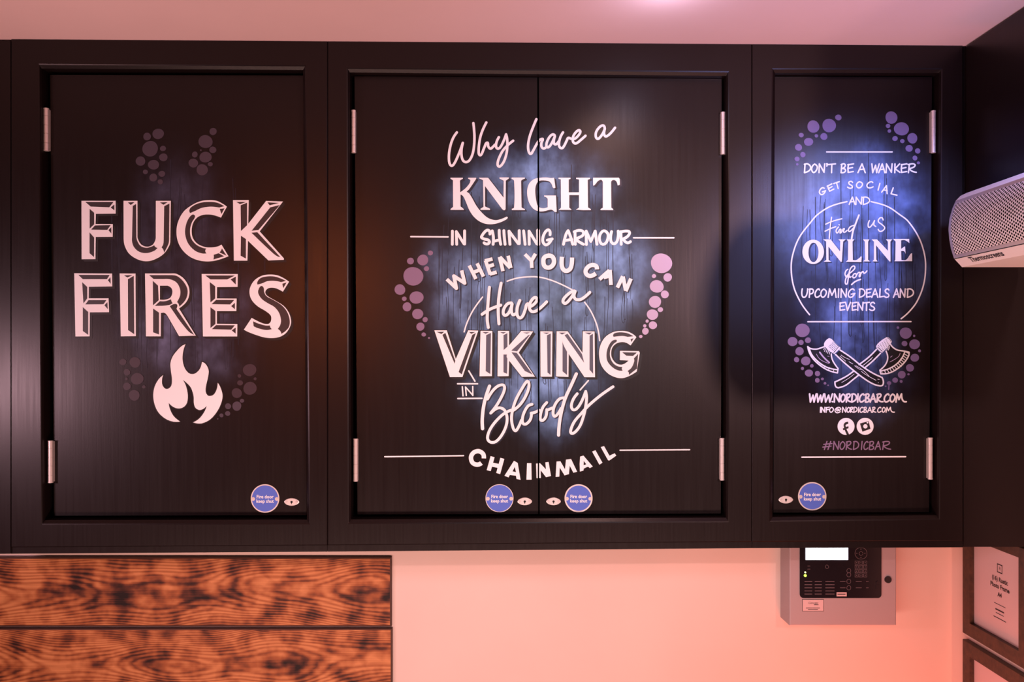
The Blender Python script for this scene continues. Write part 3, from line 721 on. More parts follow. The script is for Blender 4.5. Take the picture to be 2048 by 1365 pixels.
def line5(q):
    for off, m, z in (((3.0, 2.4), M['navy'], 0.0006), ((0, 0), Wh, 0.001)):
        q.stroke('470,170 450,400 440,600 455,720|630,115 600,300 590,480 600,670|370,540 480,470 625,415|770,385 720,395 670,460 660,530 690,555 740,510 780,400c 770,490 790,545 830,530|885,350 850,450 850,550 885,590 925,560 960,470 985,400 1015,420|1020,440 1080,400 1120,340 1100,310 1060,330 1020,400 1020,470 1060,505 1130,480 1250,370|1625,220 1570,245 1490,320 1475,370 1510,390 1580,320 1640,225c 1625,300 1660,340 1730,330 1840,240', 5.9, m, O_, z=z, off=off)
    q.stroke('125,780 170,640 250,480 375,305|712,88 850,45 1000,28 1150,32 1300,70 1450,130 1600,205|1770,375 1850,490 1920,640 1955,760 1975,900', 2.7, Wh, O_, z=0.0005)
both(line5, 'painted_lettering', 'white script line with an arc over it')
def line6(q):
    fc = M['facet_c']
    for fr, o, f in ((E_, '78,100 300,100 460,610 680,100 860,105 578,932 355,932', ['115,128 255,125 205,165', '222,180 275,145 450,640 440,695', '695,130 808,130 735,162', '752,182 818,145 565,885 510,840']),
        (E_, '900,108 1110,110 1102,915 882,918', ['930,130 1055,130 990,162', '1000,185 1085,145 1075,880 992,825']),
        (E_, '1210,108 1408,110 1408,370 1625,110 1838,118 1580,495 1868,925 1635,928 1410,640 1400,915 1202,918', ['1245,132 1355,132 1305,160', '1308,185 1378,150 1380,390 1312,450', '1308,530 1370,530 1365,570s 1378,600 1372,875 1308,845', '1655,138 1785,138 1725,158', '1745,190 1785,175 1550,475 1445,460', '1450,490 1545,500 1830,890 1690,825']),
        (F_, '95,115 310,118 302,925 98,925', ['140,140 262,140 205,165', '212,188 280,155 275,895 222,850']),
        (F_, '385,115 580,115 845,500 850,115 1060,118 1068,935 880,935 600,520 595,930 375,920', ['425,140 550,140 480,175', '525,185 580,160 835,520 875,680', '490,260 500,340s 570,480 570,895 490,830', '885,140 1015,140 965,175', '972,195 1030,160 1035,875 970,800']),
        (F_, '1805,220 1740,165s 1640,120s 1520,110s 1390,132s 1250,220s 1162,370s 1140,540s 1180,720s 1290,860s 1430,935s 1560,950s 1680,912s 1810,835 1865,500 1850,470 1512,465 1510,630 1665,638 1600,690s 1530,712s 1450,690s 1380,612s 1355,520s 1375,410s 1440,340s 1530,310s 1620,320s 1700,370',
         ['1397,215 1390,180s 1420,150s 1520,135s 1640,150s 1750,205 1650,215 1550,200s', '1700,255 1755,240 1715,310', '1445,268s 1455,295s 1400,340s 1345,430s 1335,560s 1380,670s 1460,735s 1555,752 1545,785s 1560,818 1470,810s 1370,750s 1290,650s 1272,530s 1300,400s 1370,290s',
          '1550,490 1815,495 1745,555 1625,550', '1835,520 1815,780 1670,895 1668,850s 1645,825 1720,760s 1765,650s 1760,600'])):
        q.letter(fr, o, f, None, SH, None, M['facet'] if fr is E_ and o.startswith('78') or o.startswith('1805') else fc)
both(line6, 'painted_lettering', 'large faceted white capitals')
def line7(q):
    q.stroke('130,240 470,240|135,492 545,488|320,20 425,195', 3.0, Wh, P_)
    q.stroke('210,290 222,445|278,440 265,295c 388,435c|388,285 390,440', 2.7, Wh, P_)
    for off, m, z in (((2.4, 1.8), M['navy'], 0.0006), ((0, 0), Wh, 0.0013)):
        k = dict(z=z, off=off)
        q.stroke('675,280 610,470 570,650 550,850 555,1005', 6.6, m, P_, **k)
        q.stroke('640,500 720,370 800,290 870,260 920,270 930,330 890,440 800,600 695,740c|695,740 780,670 850,650 920,680 960,750 975,850 950,980 880,1120 790,1220 710,1240 650,1200 645,1120 700,990 800,860 920,750 1040,690|1060,700 1100,680 1200,590 1290,450 1345,300 1340,210 1310,200 1240,300 1130,500 1070,680 1050,830 1070,970 1110,1040 1150,1010 1220,860|1400,590 1330,620 1260,740 1235,850 1250,920 1300,925 1370,850 1390,750|1385,740 1440,730 1520,690', 5.6, m, P_, **k)
        q.stroke('285,560 220,640 180,760 178,850 215,865 270,800 285,680|290,690 340,670 385,650|570,480 500,500 430,590 395,700 410,790 460,770 530,660', 5.6, m, Q_, **k)
        q.stroke('790,70 700,270 600,490 540,700 500,920 487,1115', 6.4, m, Q_, **k)
        q.stroke('805,410 740,500 705,610 730,680 790,670 870,560 950,370c 965,480 945,650 910,800 850,960 760,1070 700,1080 700,1010 760,880 880,740 1000,610 1200,440 1415,290', 5.6, m, Q_, **k)
    q.stroke('995,185 855,345', 3.0, Wh, Q_)
both(line7, 'painted_lettering', 'small capitals and a looping white script word')
def line8(q):
    q.stroke('575,450c 565,360 510,300 430,275 330,310 270,400 275,500 320,570 400,600 470,590 515,562', 8.7, Wh, R_, caps=False)
    q.stroke('785,410c 692,745c|1020,450c 920,815c|780,600c 960,640c', 8.2, Wh, R_, caps=False)
    q.letter(R_, '1300,508 1390,560 1458,965 1362,945 1350,868 1200,850 1168,908 1072,868', (), '1318,655 1350,780 1265,765')
    q.letter(R_, '1615,565 1718,565 1725,962 1600,962')
    q.letter(S_, '130,515 215,505 345,640 330,490 400,480 452,782 345,808 230,660 232,825 140,828')
    q.letter(S_, '572,470 655,465 755,640 775,430 885,415 1015,690 935,712 855,560 838,740 745,770 640,600 632,795 552,802')
    q.letter(S_, '1080,365 1150,342 1352,578 1290,612 1250,580 1160,620 1150,665 1075,688 1070,520', (), '1158,455 1212,530 1155,550')
    q.letter(S_, '1338,255 1410,228 1560,495 1495,538'); q.letter(S_, '1525,160 1595,138 1712,345 1825,292 1858,345 1705,450 1680,440')
both(line8, 'painted_lettering', 'white capitals in a smiling curve at the bottom')
def rules(q):
    q.stroke('821.8,473.7 896,474.3|1267,476 1347.5,476', 3.0, Wh); q.stroke('769.7,914 927,912|1240,901 1379,900', 2.6, Wh)
both(rules, 'painted_rules', 'thin white rules')

# ================================================================== right cupboard
cr = thing('wall_cupboard', 'black wall cupboard with a narrow door, crossed axes and a web address on it', 'cupboard', P(1715, 1096, D), 'black painted wall cupboards')
op = [(1545, 138), (1883.5, 138), (1878.5, 1039), (1540, 1043)]
face_frame(1504.4, 1926, op, cr)
bm = bmesh.new(); xr = CX + (XR - 0.004) * F / (D + 0.004)
prism(bm, [(1927, 92), (xr, 92), (xr, 1094.5), (1927, 1094.5)], D + 0.004, D + 0.05); bmesh.ops.recalc_face_normals(bm, faces=bm.faces)
obj('filler_panel', bm, M['black'], cr)
br = [(1720, 460, 100, 80, .85), (1640, 470, 55, 55, .55), (1790, 450, 55, 75, .7), (1720, 375, 65, 55, .6), (1745, 310, 25, 28, .5), (1715, 560, 85, 55, .7), (1680, 640, 50, 50, .5), (1730, 680, 55, 55, .75), (1730, 755, 55, 45, .55), (1738, 805, 28, 32, .5)]
dr = door_leaf([(1549.5, 153.5), (1864, 154), (1858, 1025), (1546.8, 1026)], cr, M['back_r'], br)
hinge(1862, 1871, 223, 305, dr, 'left'); hinge(1856, 1865, 877, 958, dr, 'left')
fire_sign(1624, 993, 28.3, dr); escutcheon(1571.5, 1000, 14.5, 7.6, dr)
T_, U_, V_, W_, X_ = (1600, 310, 8.533), (1590, 430, 8.192), (1590, 530, 8.192), (1610, 660, 8.904), (1610, 775, 9.309)
CCf, DDf = (1560, 210, 6.203), (1560, 640, 6.827)
p = Paint(ZD); grain(p, [(1631, 395, 640), (1682, 345, 790), (1737, 302, 805), (1789, 395, 640), (1620, 420, 520)],
    [(1600, 1628, 400, 600, 3), (1634, 1679, 380, 760, 11), (1685, 1734, 340, 790, 13), (1740, 1786, 320, 780, 12), (1792, 1832, 390, 600, 6)], 23)
p.out('painted_wood_grain', dr)
p = Paint(ZD); bubbles(p, CCf, '722,157,40 608,257,86 412,270,75 262,375,31 450,385,22 543,393,43 353,460,56 228,528,44 282,618,33 210,672,32 212,738,16 1380,158,75 1505,298,92 1338,262,28 1355,325,22 1425,418,34 1516,450,27 1640,415,63 1600,540,46 1706,572,34 1672,660,30 1715,720,20', M['violet'])
p.out('painted_bubbles', dr, 'violet bubbles in the top corners')
p = Paint(ZD); bubbles(p, DDf, '305,145,100 170,298,66 285,310,36 380,280,42 265,430,58 225,545,36 350,563,66 433,630,25 305,665,22 393,728,55 510,735,37 508,827,32 577,808,20 612,868,19 655,895,10', M['mauve'])
bubbles(p, DDf, '1715,182,84 1608,108,18 1830,220,16 1698,325,40 1835,335,72 1903,425,20 1838,518,60 1772,657,54 1660,750,52 1752,745,16 1570,825,38 1652,842,20 1487,865,30 1440,908,12', M['violet'])
p.stroke('1487,870c 1482,950c', 2.6, M['violet'], DDf, z=0.0009)
p.out('painted_bubbles', dr, 'mauve bubbles round the axes')
p = Paint(ZD); word(p, T_, "D:65-175 O:190-290 N:315-415 ':435-470 T:470-595 B:690-780 E:805-905 A:985-1110 W:1215-1340 A:1340-1445 N:1460-1565 K:1600-1700 E:1715-1815 R:1835-1980", 155, 305, 2.9, Wh, 8)
p.out('painted_lettering', dr, 'white hand lettered capitals, top line')
p = Paint(ZD)
for ch, x, y, w_, h, a in (('G', 378, 620, 112, 112, -12), ('E', 518, 562, 92, 108, -20), ('T', 632, 524, 100, 110, -14), ('S', 855, 512, 92, 120, 4), ('O', 1012, 512, 108, 112, 0), ('C', 1190, 512, 112, 110, 2), ('I', 1345, 545, 40, 120, 15), ('A', 1455, 588, 96, 130, 16), ('L', 1612, 632, 110, 112, 18)):
    glyph_at(p, T_, ch, x, y, w_, h, a, 2.7, Wh)
word(p, T_, 'A:835-935 N:945-1050 D:1065-1180', 722, 848, 2.7, Wh, 6)
p.out('painted_lettering', dr, 'spaced white capitals on a curve')
p = Paint(ZD)
p.stroke('1693.7,403.7 1660,413.5 1635,429.5 1622.7,443 1598,476 1585,511 1582.2,540 1587.6,575 1601.6,606 1619,630|1742,403.7 1775,413.5 1799,429.5 1816,443 1837,474.5 1848,506 1851,534 1847,569.5 1834,603 1818,624 1802,638', 2.8, Wh, z=0.0006)
p.out('painted_ring', dr, 'white ring outline open at the bottom')
p = Paint(ZD)
p.stroke('597,40 575,200 560,385|500,155 600,110 765,65|490,270 570,230 665,195|718,162 722,166|710,200 670,260 690,298 745,235 738,300 800,225 795,285 850,255|960,175 900,200 872,250 890,275 955,215', 2.5, Wh, U_)
p.stroke('1045,5 1000,120 950,260 925,398', 3.4, Wh, U_)
p.stroke('1215,95 1195,160 1210,205 1260,165 1300,95c 1290,165 1320,190|1440,85 1420,48 1380,60 1362,110 1420,160 1465,210 1440,255 1390,272 1360,240', 2.6, Wh, U_)
p.out('painted_lettering', dr, 'thin white script words inside the ring')
p = Paint(ZD); sh = (M['navy'], 3.0, 2.4, 3, 0)
def ell(cx, cy, rx, ry, n=36): return ' '.join('%.1f,%.1f' % (cx + rx * math.cos(2 * math.pi * i / n), cy + ry * math.sin(2 * math.pi * i / n)) for i in range(n))
p.letter(U_, ell(295, 607, 177, 200), (), ell(300, 616, 82, 160), sh)
for o in ('455,402 580,402 735,600 738,430 705,402 830,402 785,440 765,770 745,770 545,520 548,740 590,770 465,770 510,740 508,440',
          '845,402 970,402 940,440 945,740 1000,742s 1060,700s 1078,675 1090,690 1085,775 830,770 865,740 868,440', '1110,402 1215,402 1195,440 1195,735 1225,765 1110,765 1145,735 1140,440',
          '1250,402 1340,402 1520,590 1520,440 1485,402 1590,402 1560,440 1562,765 1545,765 1325,500 1330,735 1350,765 1265,765 1290,735 1290,440',
          '1605,395 1868,395 1870,465 1840,440s 1790,415s 1735,420 1735,560 1790,520 1800,520 1810,645 1785,600s 1735,595 1740,740 1820,735s 1890,640s 1915,630 1915,760 1625,762 1640,735 1645,440'):
    p.letter(U_, o, (), None, sh)
p.out('painted_lettering', dr, 'white serif capitals across the ring')
p = Paint(ZD)
p.stroke('862,75 832,100 818,160 850,200 870,160 930,110 975,60 972,25 945,22 905,65 880,150 865,250 850,315 825,310 825,250 845,190 885,140|885,160 895,205 915,195|965,150 942,190 960,215 1000,185 990,145 965,150|1000,180 1058,125 1052,195 1080,140 1110,112 1130,140 1175,100', 2.6, Wh, V_)
p.stroke('925,325 985,275 1070,240', 3.0, Wh, V_)
p.out('painted_lettering', dr, 'small white script word underlined')
p = Paint(ZD)
word(p, V_, 'U:105-200 P:225-300 C:320-400 O:415-510 M:540-670 I:700-715 N:745-840 G:865-975 D:1045-1140 E:1160-1240 A:1255-1355 L:1380-1440 S:1455-1540 A:1610-1700 N:1715-1800 D:1830-1935', 395, 535, 2.8, Wh, 6)
word(p, V_, 'E:725-810 V:820-900 E:925-1000 N:1020-1110 T:1120-1210 S:1215-1305', 615, 750, 2.8, Wh, 6)
p.out('painted_lettering', dr, 'two lines of white hand lettered capitals in the ring')
p = Paint(ZD)
# crossed axes
dk = M['navy']
hl = '580,400 620,355 800,480 1000,640 1200,770 1370,850 1390,920s 1380,980s 1330,1000 1200,960 1050,870 880,740 700,590 540,440'
hr = '1270,350 1340,420 1200,560 1070,670 950,810 850,890 720,990 590,1035 545,1010 530,930 640,880 750,820 860,740 960,620 1130,490'
bl_ = '45,300 100,335s 200,345s 290,320s 340,300 465,430 480,520s 520,600s 585,690 575,770 430,730s 300,660s 160,540s 80,420s'
br_ = '1510,245 1560,310s 1640,360s 1760,380s 1850,400 1840,470s 1760,590s 1620,710s 1480,775s 1345,785 1330,720 1430,620s 1470,500s 1440,380'
for h in (hr, bl_, br_): p.poly(smooth(parse(h, W_), True), M['ink'], 0.0006)
p.stroke('1270,350 1130,490 960,620|1340,420 1200,560 1070,670|860,740 750,820 640,880 530,930c 545,1010 590,1035c 720,990 850,890 950,810', 2.9, Wh, W_, z=0.0008)
p.poly(smooth(parse(hl, W_), True), M['ink'], 0.0009)
p.stroke('620,360 800,480 1000,640 1200,770 1370,850c 1392,920 1380,985 1330,1000 1200,960 1050,870 880,740 700,590 540,440', 2.9, Wh, W_)
p.stroke('45,300 100,335 200,345 290,320 340,300|45,300c 80,420 160,540 300,660 430,730 575,770c 585,690c 520,600 480,520 465,430|75,330 110,430 200,540 330,640 450,690 580,712', 2.7, Wh, W_)
p.stroke('1510,245 1560,310 1640,360 1760,380 1850,400c 1840,470 1760,590 1620,710 1480,775 1345,785c 1330,720c 1430,620 1470,500 1440,380|1775,390 1730,490 1640,600 1500,690 1340,735', 2.7, Wh, W_)
p.poly(smooth(parse('335,285 340,235s 380,180s 425,148 470,165s 550,250s 635,325 520,432 420,370s', W_), True), Wh, 0.0011)
p.poly(smooth(parse('1262,300 1290,250s 1370,180s 1455,130 1500,150s 1545,210 1530,238 1440,340 1368,412 1290,350s', W_), True), Wh, 0.0011)
for i in range(6):
    for j in range(5):
        x, y = 470 + (i - j) * 19, 205 + (i + j) * 21 - i * 4
        p.disc((W_[0] + (x + 30) / W_[2], W_[1] + (y + 12) / W_[2]), 0.85, M['navy'], 0.00125, 6)
for i in range(5):
    for j in range(5):
        x, y = 1455 - i * 34, 195 + i * 26
        p.disc((W_[0] + (x + j * 12 - 16) / W_[2], W_[1] + (y + j * 24 - 18) / W_[2]), 0.8, M['navy'], 0.00125, 6)
p.stroke('1462,145 1500,165 1530,215|595,305 505,412|1290,310 1375,385', 0.9, M['ink'], W_, z=0.00128)
p.stroke('345,320 330,355|365,335 345,385|390,355 375,400|415,370 400,420|440,390 430,435|1490,270 1470,310|1505,290 1485,325|1470,320 1455,355|1500,320 1478,365', 1.2, Wh, W_)
p.stroke('260,400 330,490 430,585', 3.0, M['mauve_pale'], W_, z=0.0008); p.stroke('200,430 270,530 420,600|1690,420 1660,480 1510,575|1520,490 1550,465|400,470 430,475', 1.0, M['mauve_pale'], W_, z=0.0008)
p.stroke('640,450 700,490 790,530|620,470 720,560|780,570 850,610|900,640 1030,720 1140,830|1000,740 1080,800 1260,900|880,640 960,700 1000,710|1020,640 1100,580 1200,490|1040,630 1180,520|650,940 780,860 870,790|1290,880 1320,885|1300,940 1305,945', 0.9, Wh, W_, z=0.00105)
for i in range(14):
    t = i / 13; a = Vector((1775, 390)) * (1 - t) ** 2 + 2 * t * (1 - t) * Vector((1690, 640)) + t * t * Vector((1360, 735)); 
    b = Vector((1840, 420)) * (1 - t) ** 2 + 2 * t * (1 - t) * Vector((1780, 740)) + t * t * Vector((1370, 775))
    p.path([Vector((W_[0] + q.x / W_[2], W_[1] + q.y / W_[2])) for q in (a, b)], 1.5, Wh, 0.001)
for i in range(9):
    t = (i + 0.5) / 9; a = Vector((70, 340)) * (1 - t) ** 2 + 2 * t * (1 - t) * Vector((140, 590)) + t * t * Vector((560, 715))
    b = Vector((60, 350)) * (1 - t) ** 2 + 2 * t * (1 - t) * Vector((120, 640)) + t * t * Vector((550, 755))
    p.path([Vector((W_[0] + q.x / W_[2], W_[1] + q.y / W_[2])) for q in (a, b)], 1.0, Wh, 0.001)
p.out('painted_axes', dr, 'two crossed axes outlined in white')
p = Paint(ZD)
word(p, X_, 'W:75-200 W:215-340 W:355-500 .:500-516 N:535-640 O:655-745 R:760-845 D:860-950 I:968-985 C:1005-1095 B:1115-1195 A:1210-1310 R:1330-1420 .:1438-1452 C:1465-1560 O:1575-1670 Q:1690-1880', 125, 275, 3.3, Wh, 8)
p.out('painted_lettering', dr, 'bold white web address')
p = Paint(ZD)
word(p, X_, 'I:275-290 N:300-365 F:385-445 O:450-525 @:545-660 N:690-760 O:775-835 R:840-890 D:900-965 I:985-1000 C:1015-1075 B:1090-1145 A:1160-1235 R:1250-1305 .:1312-1322 C:1345-1410 O:1430-1490 Q:1505-1660', 372, 468, 2.2, Wh, 5)
p.out('painted_lettering', dr, 'thin white email address')
p = Paint(ZD); xp = lambda x, y: (X_[0] + x / X_[2], X_[1] + y / X_[2])
p.disc(xp(762, 730), 158 / X_[2], Wh, 0.0008, 40); p.poly(smooth(parse('800,640 803,682 755,705s 762,738 806,726 808,765 768,776 822,886 776,892 735,795 710,802 700,770 726,756 716,700s 740,660s', X_), True), M['ink'], 0.001)
p.disc(xp(1117, 728), 158 / X_[2], Wh, 0.0008, 40); p.poly(smooth(parse('1020,675 1180,632 1217,775 1065,828', X_), True), M['ink'], 0.001)
p.disc(xp(1120, 728), 40 / X_[2], Wh, 0.0012, 24); p.disc(xp(1158, 660), 15 / X_[2], Wh, 0.0012, 16)
p.out('painted_icons', dr, 'two round white icons side by side')
p = Paint(ZD)
word(p, X_, '#:325-490 N:520-620 O:640-735 R:755-860 D:890-990 I:1040-1055 C:1085-1165 B:1185-1280 A:1300-1400 R:1430-1590', 1010, 1160, 2.3, M['mauve'], 12)
p.out('painted_lettering', dr, 'mauve hashtag line')
p = Paint(ZD); p.stroke('1653,304.3 1784,304.3|1615.4,644 1821.5,643.7|1603.5,915 1810.7,914', 2.7, Wh); p.out('painted_rules', dr, 'thin white rules')

# ================================================================== charred planks
def plank(xl, xr, yt, yb, m, label, name='timber_board'):
    Zf = ZB - 0.013; a, b = P(xl, yt, Zf), P(xr, yb, Zf)
    bm = bmesh.new(); box(bm, (a.x, Zf, b.z), (b.x, ZB - 0.001, a.z)); bmesh.ops.recalc_face_normals(bm, faces=bm.faces)
    fr = [e for e in bm.edges if all(abs(v_.co.y - Zf) < 1e-6 for v_ in e.verts)]
    r = bmesh.ops.bevel(bm, geom=fr, offset=0.005, segments=2, affect='EDGES', profile=0.5)
    bmesh.ops.recalc_face_normals(bm, faces=bm.faces)
    for f in bm.faces: f.material_index = 0 if f.normal.y < -0.99 else 1
    o = obj(name, bm, [m, M['charedge']]); o['label'] = label; o['category'] = 'board'; o['kind'] = 'thing'; o['group'] = 'charred boards on the lower wall'
    return o
plank(-300, 783, 1115, 1254.5, M['char1'], 'upper charred pine wall board just under the cupboards, with eye shaped knots')
plank(-300, 784.5, 1257.5, 1399, M['char2'], 'lower charred pine wall board cut off by the bottom of the picture')

# ================================================================== air curtain
ac = thing('air_curtain', 'white perforated air curtain heater under the black header at right', 'heater', Vector((1.23, 1.5, CAMH + 0.22)))
YF, YN = 2.08, 0.55
prof_px = [(1932.4, 386.4), (1921, 392), (1911.5, 401.8), (1904.6, 417.6), (1899, 437.8), (1896.8, 458), (1898.4, 478), (1902, 498.5), (1908, 517.3)]
prof = [(P(x, y, YF).x, P(x, y, YF).z) for x, y in prof_px]
chin = [prof[-1], (P(1924, 534.7, YF).x, P(1924, 534.7, YF).z)]
xback = XR - 0.035
full = [(xback, prof[0][1])] + prof + [chin[1], (xback, chin[1][1])]
bm = bmesh.new()
A = [bm.verts.new((x, YF, z)) for x, z in full]; B = [bm.verts.new((x, YN, z)) for x, z in full]
n = len(A)
for i in range(n):
    f = bm.faces.new((A[i], A[(i + 1) % n], B[(i + 1) % n], B[i])); f.smooth = 3 <= i <= 8
bm.faces.new(A); bm.faces.new(B[::-1]); bmesh.ops.recalc_face_normals(bm, faces=bm.faces)
obj('casing', bm, M['white_enamel'], ac)
# perforated grille lying on the bowed face
def curve_at(pts, n=24):
    sm = smooth([(Vector(q), 0 < i < len(pts) - 1) for i, q in enumerate(pts)], False, 6); return sm
gp = curve_at(prof[2:])
seg = [0]
for a, b in zip(gp, gp[1:]): seg.append(seg[-1] + (b - a).length)
tot = seg[-1]; bm = bmesh.new(); uvl = bm.loops.layers.uv.new('UVMap')
pitch = 0.0080; ys = [YF - 0.014 - i * 0.1 for i in range(16)]
rows = []
for y in ys:
    row = []
    for q, s in zip(gp, seg):
        if s < tot * 0.06 or s > tot * 0.955: continue
        row.append((bm.verts.new((q.x - 0.0012, y, q.y)), s / pitch, y / (pitch * 1.732)))
    rows.append(row)
for r0, r1 in zip(rows, rows[1:]):
    for i in range(len(r0) - 1):
        q = (r0[i], r0[i + 1], r1[i + 1], r1[i]); f = bm.faces.new([t[0] for t in q]); f.smooth = True
        for lp, t in zip(f.loops, q): lp[uvl].uv = (t[1], t[2])
obj('grille', bm, M['grille'], ac)
# seam line, logo on the chin
ax, az = chin[0]; bx, bz = chin[1]; cdir = Vector((bx - ax, 0, bz - az)).normalized(); cn = Vector((cdir.z, 0, -cdir.x))
if cn.x > 0: cn = -cn
bm = bmesh.new()
for y0, y1 in ((YF - 0.001, YN),):
    vv = [bm.verts.new(Vector((ax, 0, az)) + cdir * d + cn * 0.0006 + Vector((0, y, 0))) for d, y in ((0.0002, y0), (0.0022, y0), (0.0022, y1), (0.0002, y1))]
    bm.faces.new(vv)
obj('seam', bm, M['hole'], ac)
bm = bmesh.new()
put_text(bm, 'Thermoscreens', 0.021, lambda x, y: Vector((ax, 0, az)) + cdir * (0.0135 - y) + cn * 0.0007 + Vector((0, YF - 0.055 - x, 0)), 0, bold=0.0004, align='LEFT')
obj('badge', bm, M['lettering_dark'], ac)['label'] = 'dark maker name on the lower edge'
for y in (YN + 0.2, YF - 0.25):
    bm = bmesh.new(); boxc(bm, (xback - 0.14, y - 0.02, prof[0][1] - 0.001), (xback - 0.02, y + 0.02, CAMH + 0.4049), 0.0)
    obj('bracket', bm, M['black'], ac)

# ================================================================== fire alarm panel
ZP = 2.577
fp = thing('fire_alarm_panel', 'pale grey fire alarm control panel with lit screen on the wall below the right cupboard', 'alarm panel', P(1686, 1252, ZP))
lo, hi = P(1579, 1252, ZP), P(1793, 1060, ZP); top = CAMH - 0.512
bm = bmesh.new(); box(bm, (lo.x, ZP, lo.z), (hi.x, ZB - 0.001, top)); bmesh.ops.recalc_face_normals(bm, faces=bm.faces)
ed = [e for e in bm.edges if abs(e.verts[0].co.y - e.verts[1].co.y) < 1e-6 and e.verts[0].co.y < ZP + 1e-4]
bmesh.ops.bevel(bm, geom=ed, offset=0.004, segments=3, affect='EDGES', profile=0.5)
obj('housing', bm, M['grey_enamel'], fp)
def rrect(x0, y0, x1, y1, r, n=5):
    out = []
    for cx, cy, a0 in ((x1 - r, y0 + r, -90), (x1 - r, y1 - r, 0), (x0 + r, y1 - r, 90), (x0 + r, y0 + r, 180)):
        out += [(cx + r * math.cos(math.radians(a0 + 90 * i / n)), cy + r * math.sin(math.radians(a0 + 90 * i / n))) for i in range(n + 1)]
    return out
bm = bmesh.new(); prism(bm, rrect(1600, 1062, 1763, 1197, 7), ZP - 0.004, ZP - 0.0005); bmesh.ops.recalc_face_normals(bm, faces=bm.faces)
fascia = obj('fascia', bm, M['gloss'], fp)
G = ZP - 0.004
bm = bmesh.new(); prism(bm, [(1611.5, 1080), (1696, 1080), (1696, 1120.5), (1611.5, 1120.5)], G - 0.0012, G - 0.0002); obj('screen', bm, M['lcd'], fascia)
fz = (1540, 1080, 6.827)
q = Paint(G)
def bar(x0, x1, y, h=10, m=None): q.poly([(fz[0] + x / fz[2], fz[1] + yy / fz[2]) for x, yy in ((x0, y - h / 2), (x1, y - h / 2), (x1, y + h / 2), (x0, y + h / 2))], m or M['mark'], 0.0006)
for y in (572, 615, 658, 700, 743):
    for x0, x1 in ((470, 575), (610, 705), (755, 880)): bar(x0, x1, y)
for y in (572, 658): bar(955, 1030, y, 8); bar(1170, 1250, y, 8); bar(1310, 1345, y, 8)
for y in (360, 403): bar(510, 548, y, 6)
q.stroke('1240,110 1180,130 1160,190 1185,245 1240,265 1300,245 1322,190 1300,130', 0.9, M['mark'], fz, z=0.0006, closed=True)
q.stroke('1240,162 1215,190 1240,215 1268,190', 0.9, M['mark'], fz, z=0.0006, closed=True)
for x, y in ((1240, 130), (1240, 243), (1185, 187), (1294, 187)): q.disc((fz[0] + x / fz[2], fz[1] + y / fz[2]), 1.1, M['mark'], 0.0006, 8)
for i in range(3):
    for j in range(4):
        x, y = 1160 + i * 58, 292 + j * 58
        q.stroke('%d,%d %d,%d %d,%d %d,%d' % (x, y, x + 44, y, x + 44, y + 44, x, y + 44), 0.8, M['mark'], fz, z=0.0006, closed=True, default='c')
        bar(x + 16, x + 28, y + 22, 14)
for y in (570, 658, 480, 425): q.stroke('1055,%d 1095,%d 1095,%d 1055,%d' % (y - 22, y - 22, y + 22, y + 22), 0.8, M['mark'], fz, z=0.0006, closed=True)
q.stroke('775,345 755,370 775,395 800,375', 0.8, M['mark'], fz, z=0.0006, closed=True)
q.out('panel_print', fascia, 'grey legends and keypad outlines')
bm = bmesh.new(); c = P(1540 + 480 / 6.827, 1080 + 490 / 6.827, G); cyl(bm, (c.x, G - 0.001, c.z), 0.0038, 0.002, 'Y', 16); obj('indicator_lamp', bm, M['led_g'], fascia)['label'] = 'green indicator lamp'
bm = bmesh.new(); c = P(1540 + 480 / 6.827, 1080 + 446 / 6.827, G); cyl(bm, (c.x, G - 0.001, c.z), 0.0024, 0.002, 'Y', 16); obj('indicator_lamp', bm, M['led_y'], fascia)['label'] = 'pale yellow indicator lamp'
bm = bmesh.new(); prism(bm, [(1673.3, 1185.5), (1693.3, 1185.5), (1693.3, 1193.5), (1673.3, 1193.5)], G - 0.001, G - 0.0001, 0)
prism(bm, [(1675, 1188.5), (1691, 1188.5), (1691, 1190.3), (1675, 1190.3)], G - 0.0014, G - 0.001, 1); obj('sticker', bm, [M['paper'], M['print']], fascia)['label'] = 'small pale sticker'
bm = bmesh.new(); prism(bm, [(1604.5, 1199.5), (1647.5, 1199.5), (1647.5, 1223.5), (1604.5, 1223.5)], ZP - 0.0009, ZP - 0.0001, 1)
prism(bm, [(1605.3, 1200.3), (1646.7, 1200.3), (1646.7, 1222.7), (1605.3, 1222.7)], ZP - 0.0014, ZP - 0.0009, 0)
c = P(1626, 1206.5, ZP); put_text(bm, 'Concept', 0.0085, lambda x, y: Vector((c.x + x, ZP - 0.0018, c.z + y)), 1, shear=0.2)
for x0, x1, y in ((1628, 1637, 1210.5), (1612, 1640, 1217), (1616, 1636, 1220)): prism(bm, [(x0, y - .6), (x1, y - .6), (x1, y + .6), (x0, y + .6)], ZP - 0.0018, ZP - 0.0014, 1)
obj('label_plate', bm, [M['paper'], M['print']], fp)
bm = bmesh.new(); c = P(1775.5, 1160, ZP); cyl(bm, (c.x, ZP - 0.0022, c.z), 0.0098, 0.0045, 'Y', 24, r2=0.0105); obj('key_lock', bm, M['gloss'], fp)
bm = bmesh.new(); c = P(1755, 1166, G); cyl(bm, (c.x, G - 0.001, c.z), 0.005, 0.002, 'Y', 18); box(bm, (c.x - .006, G - 0.0012, c.z - .02), (c.x + .006, G - 0.0002, c.z - .007)); obj('key_switch', bm, M['gloss'], fascia)

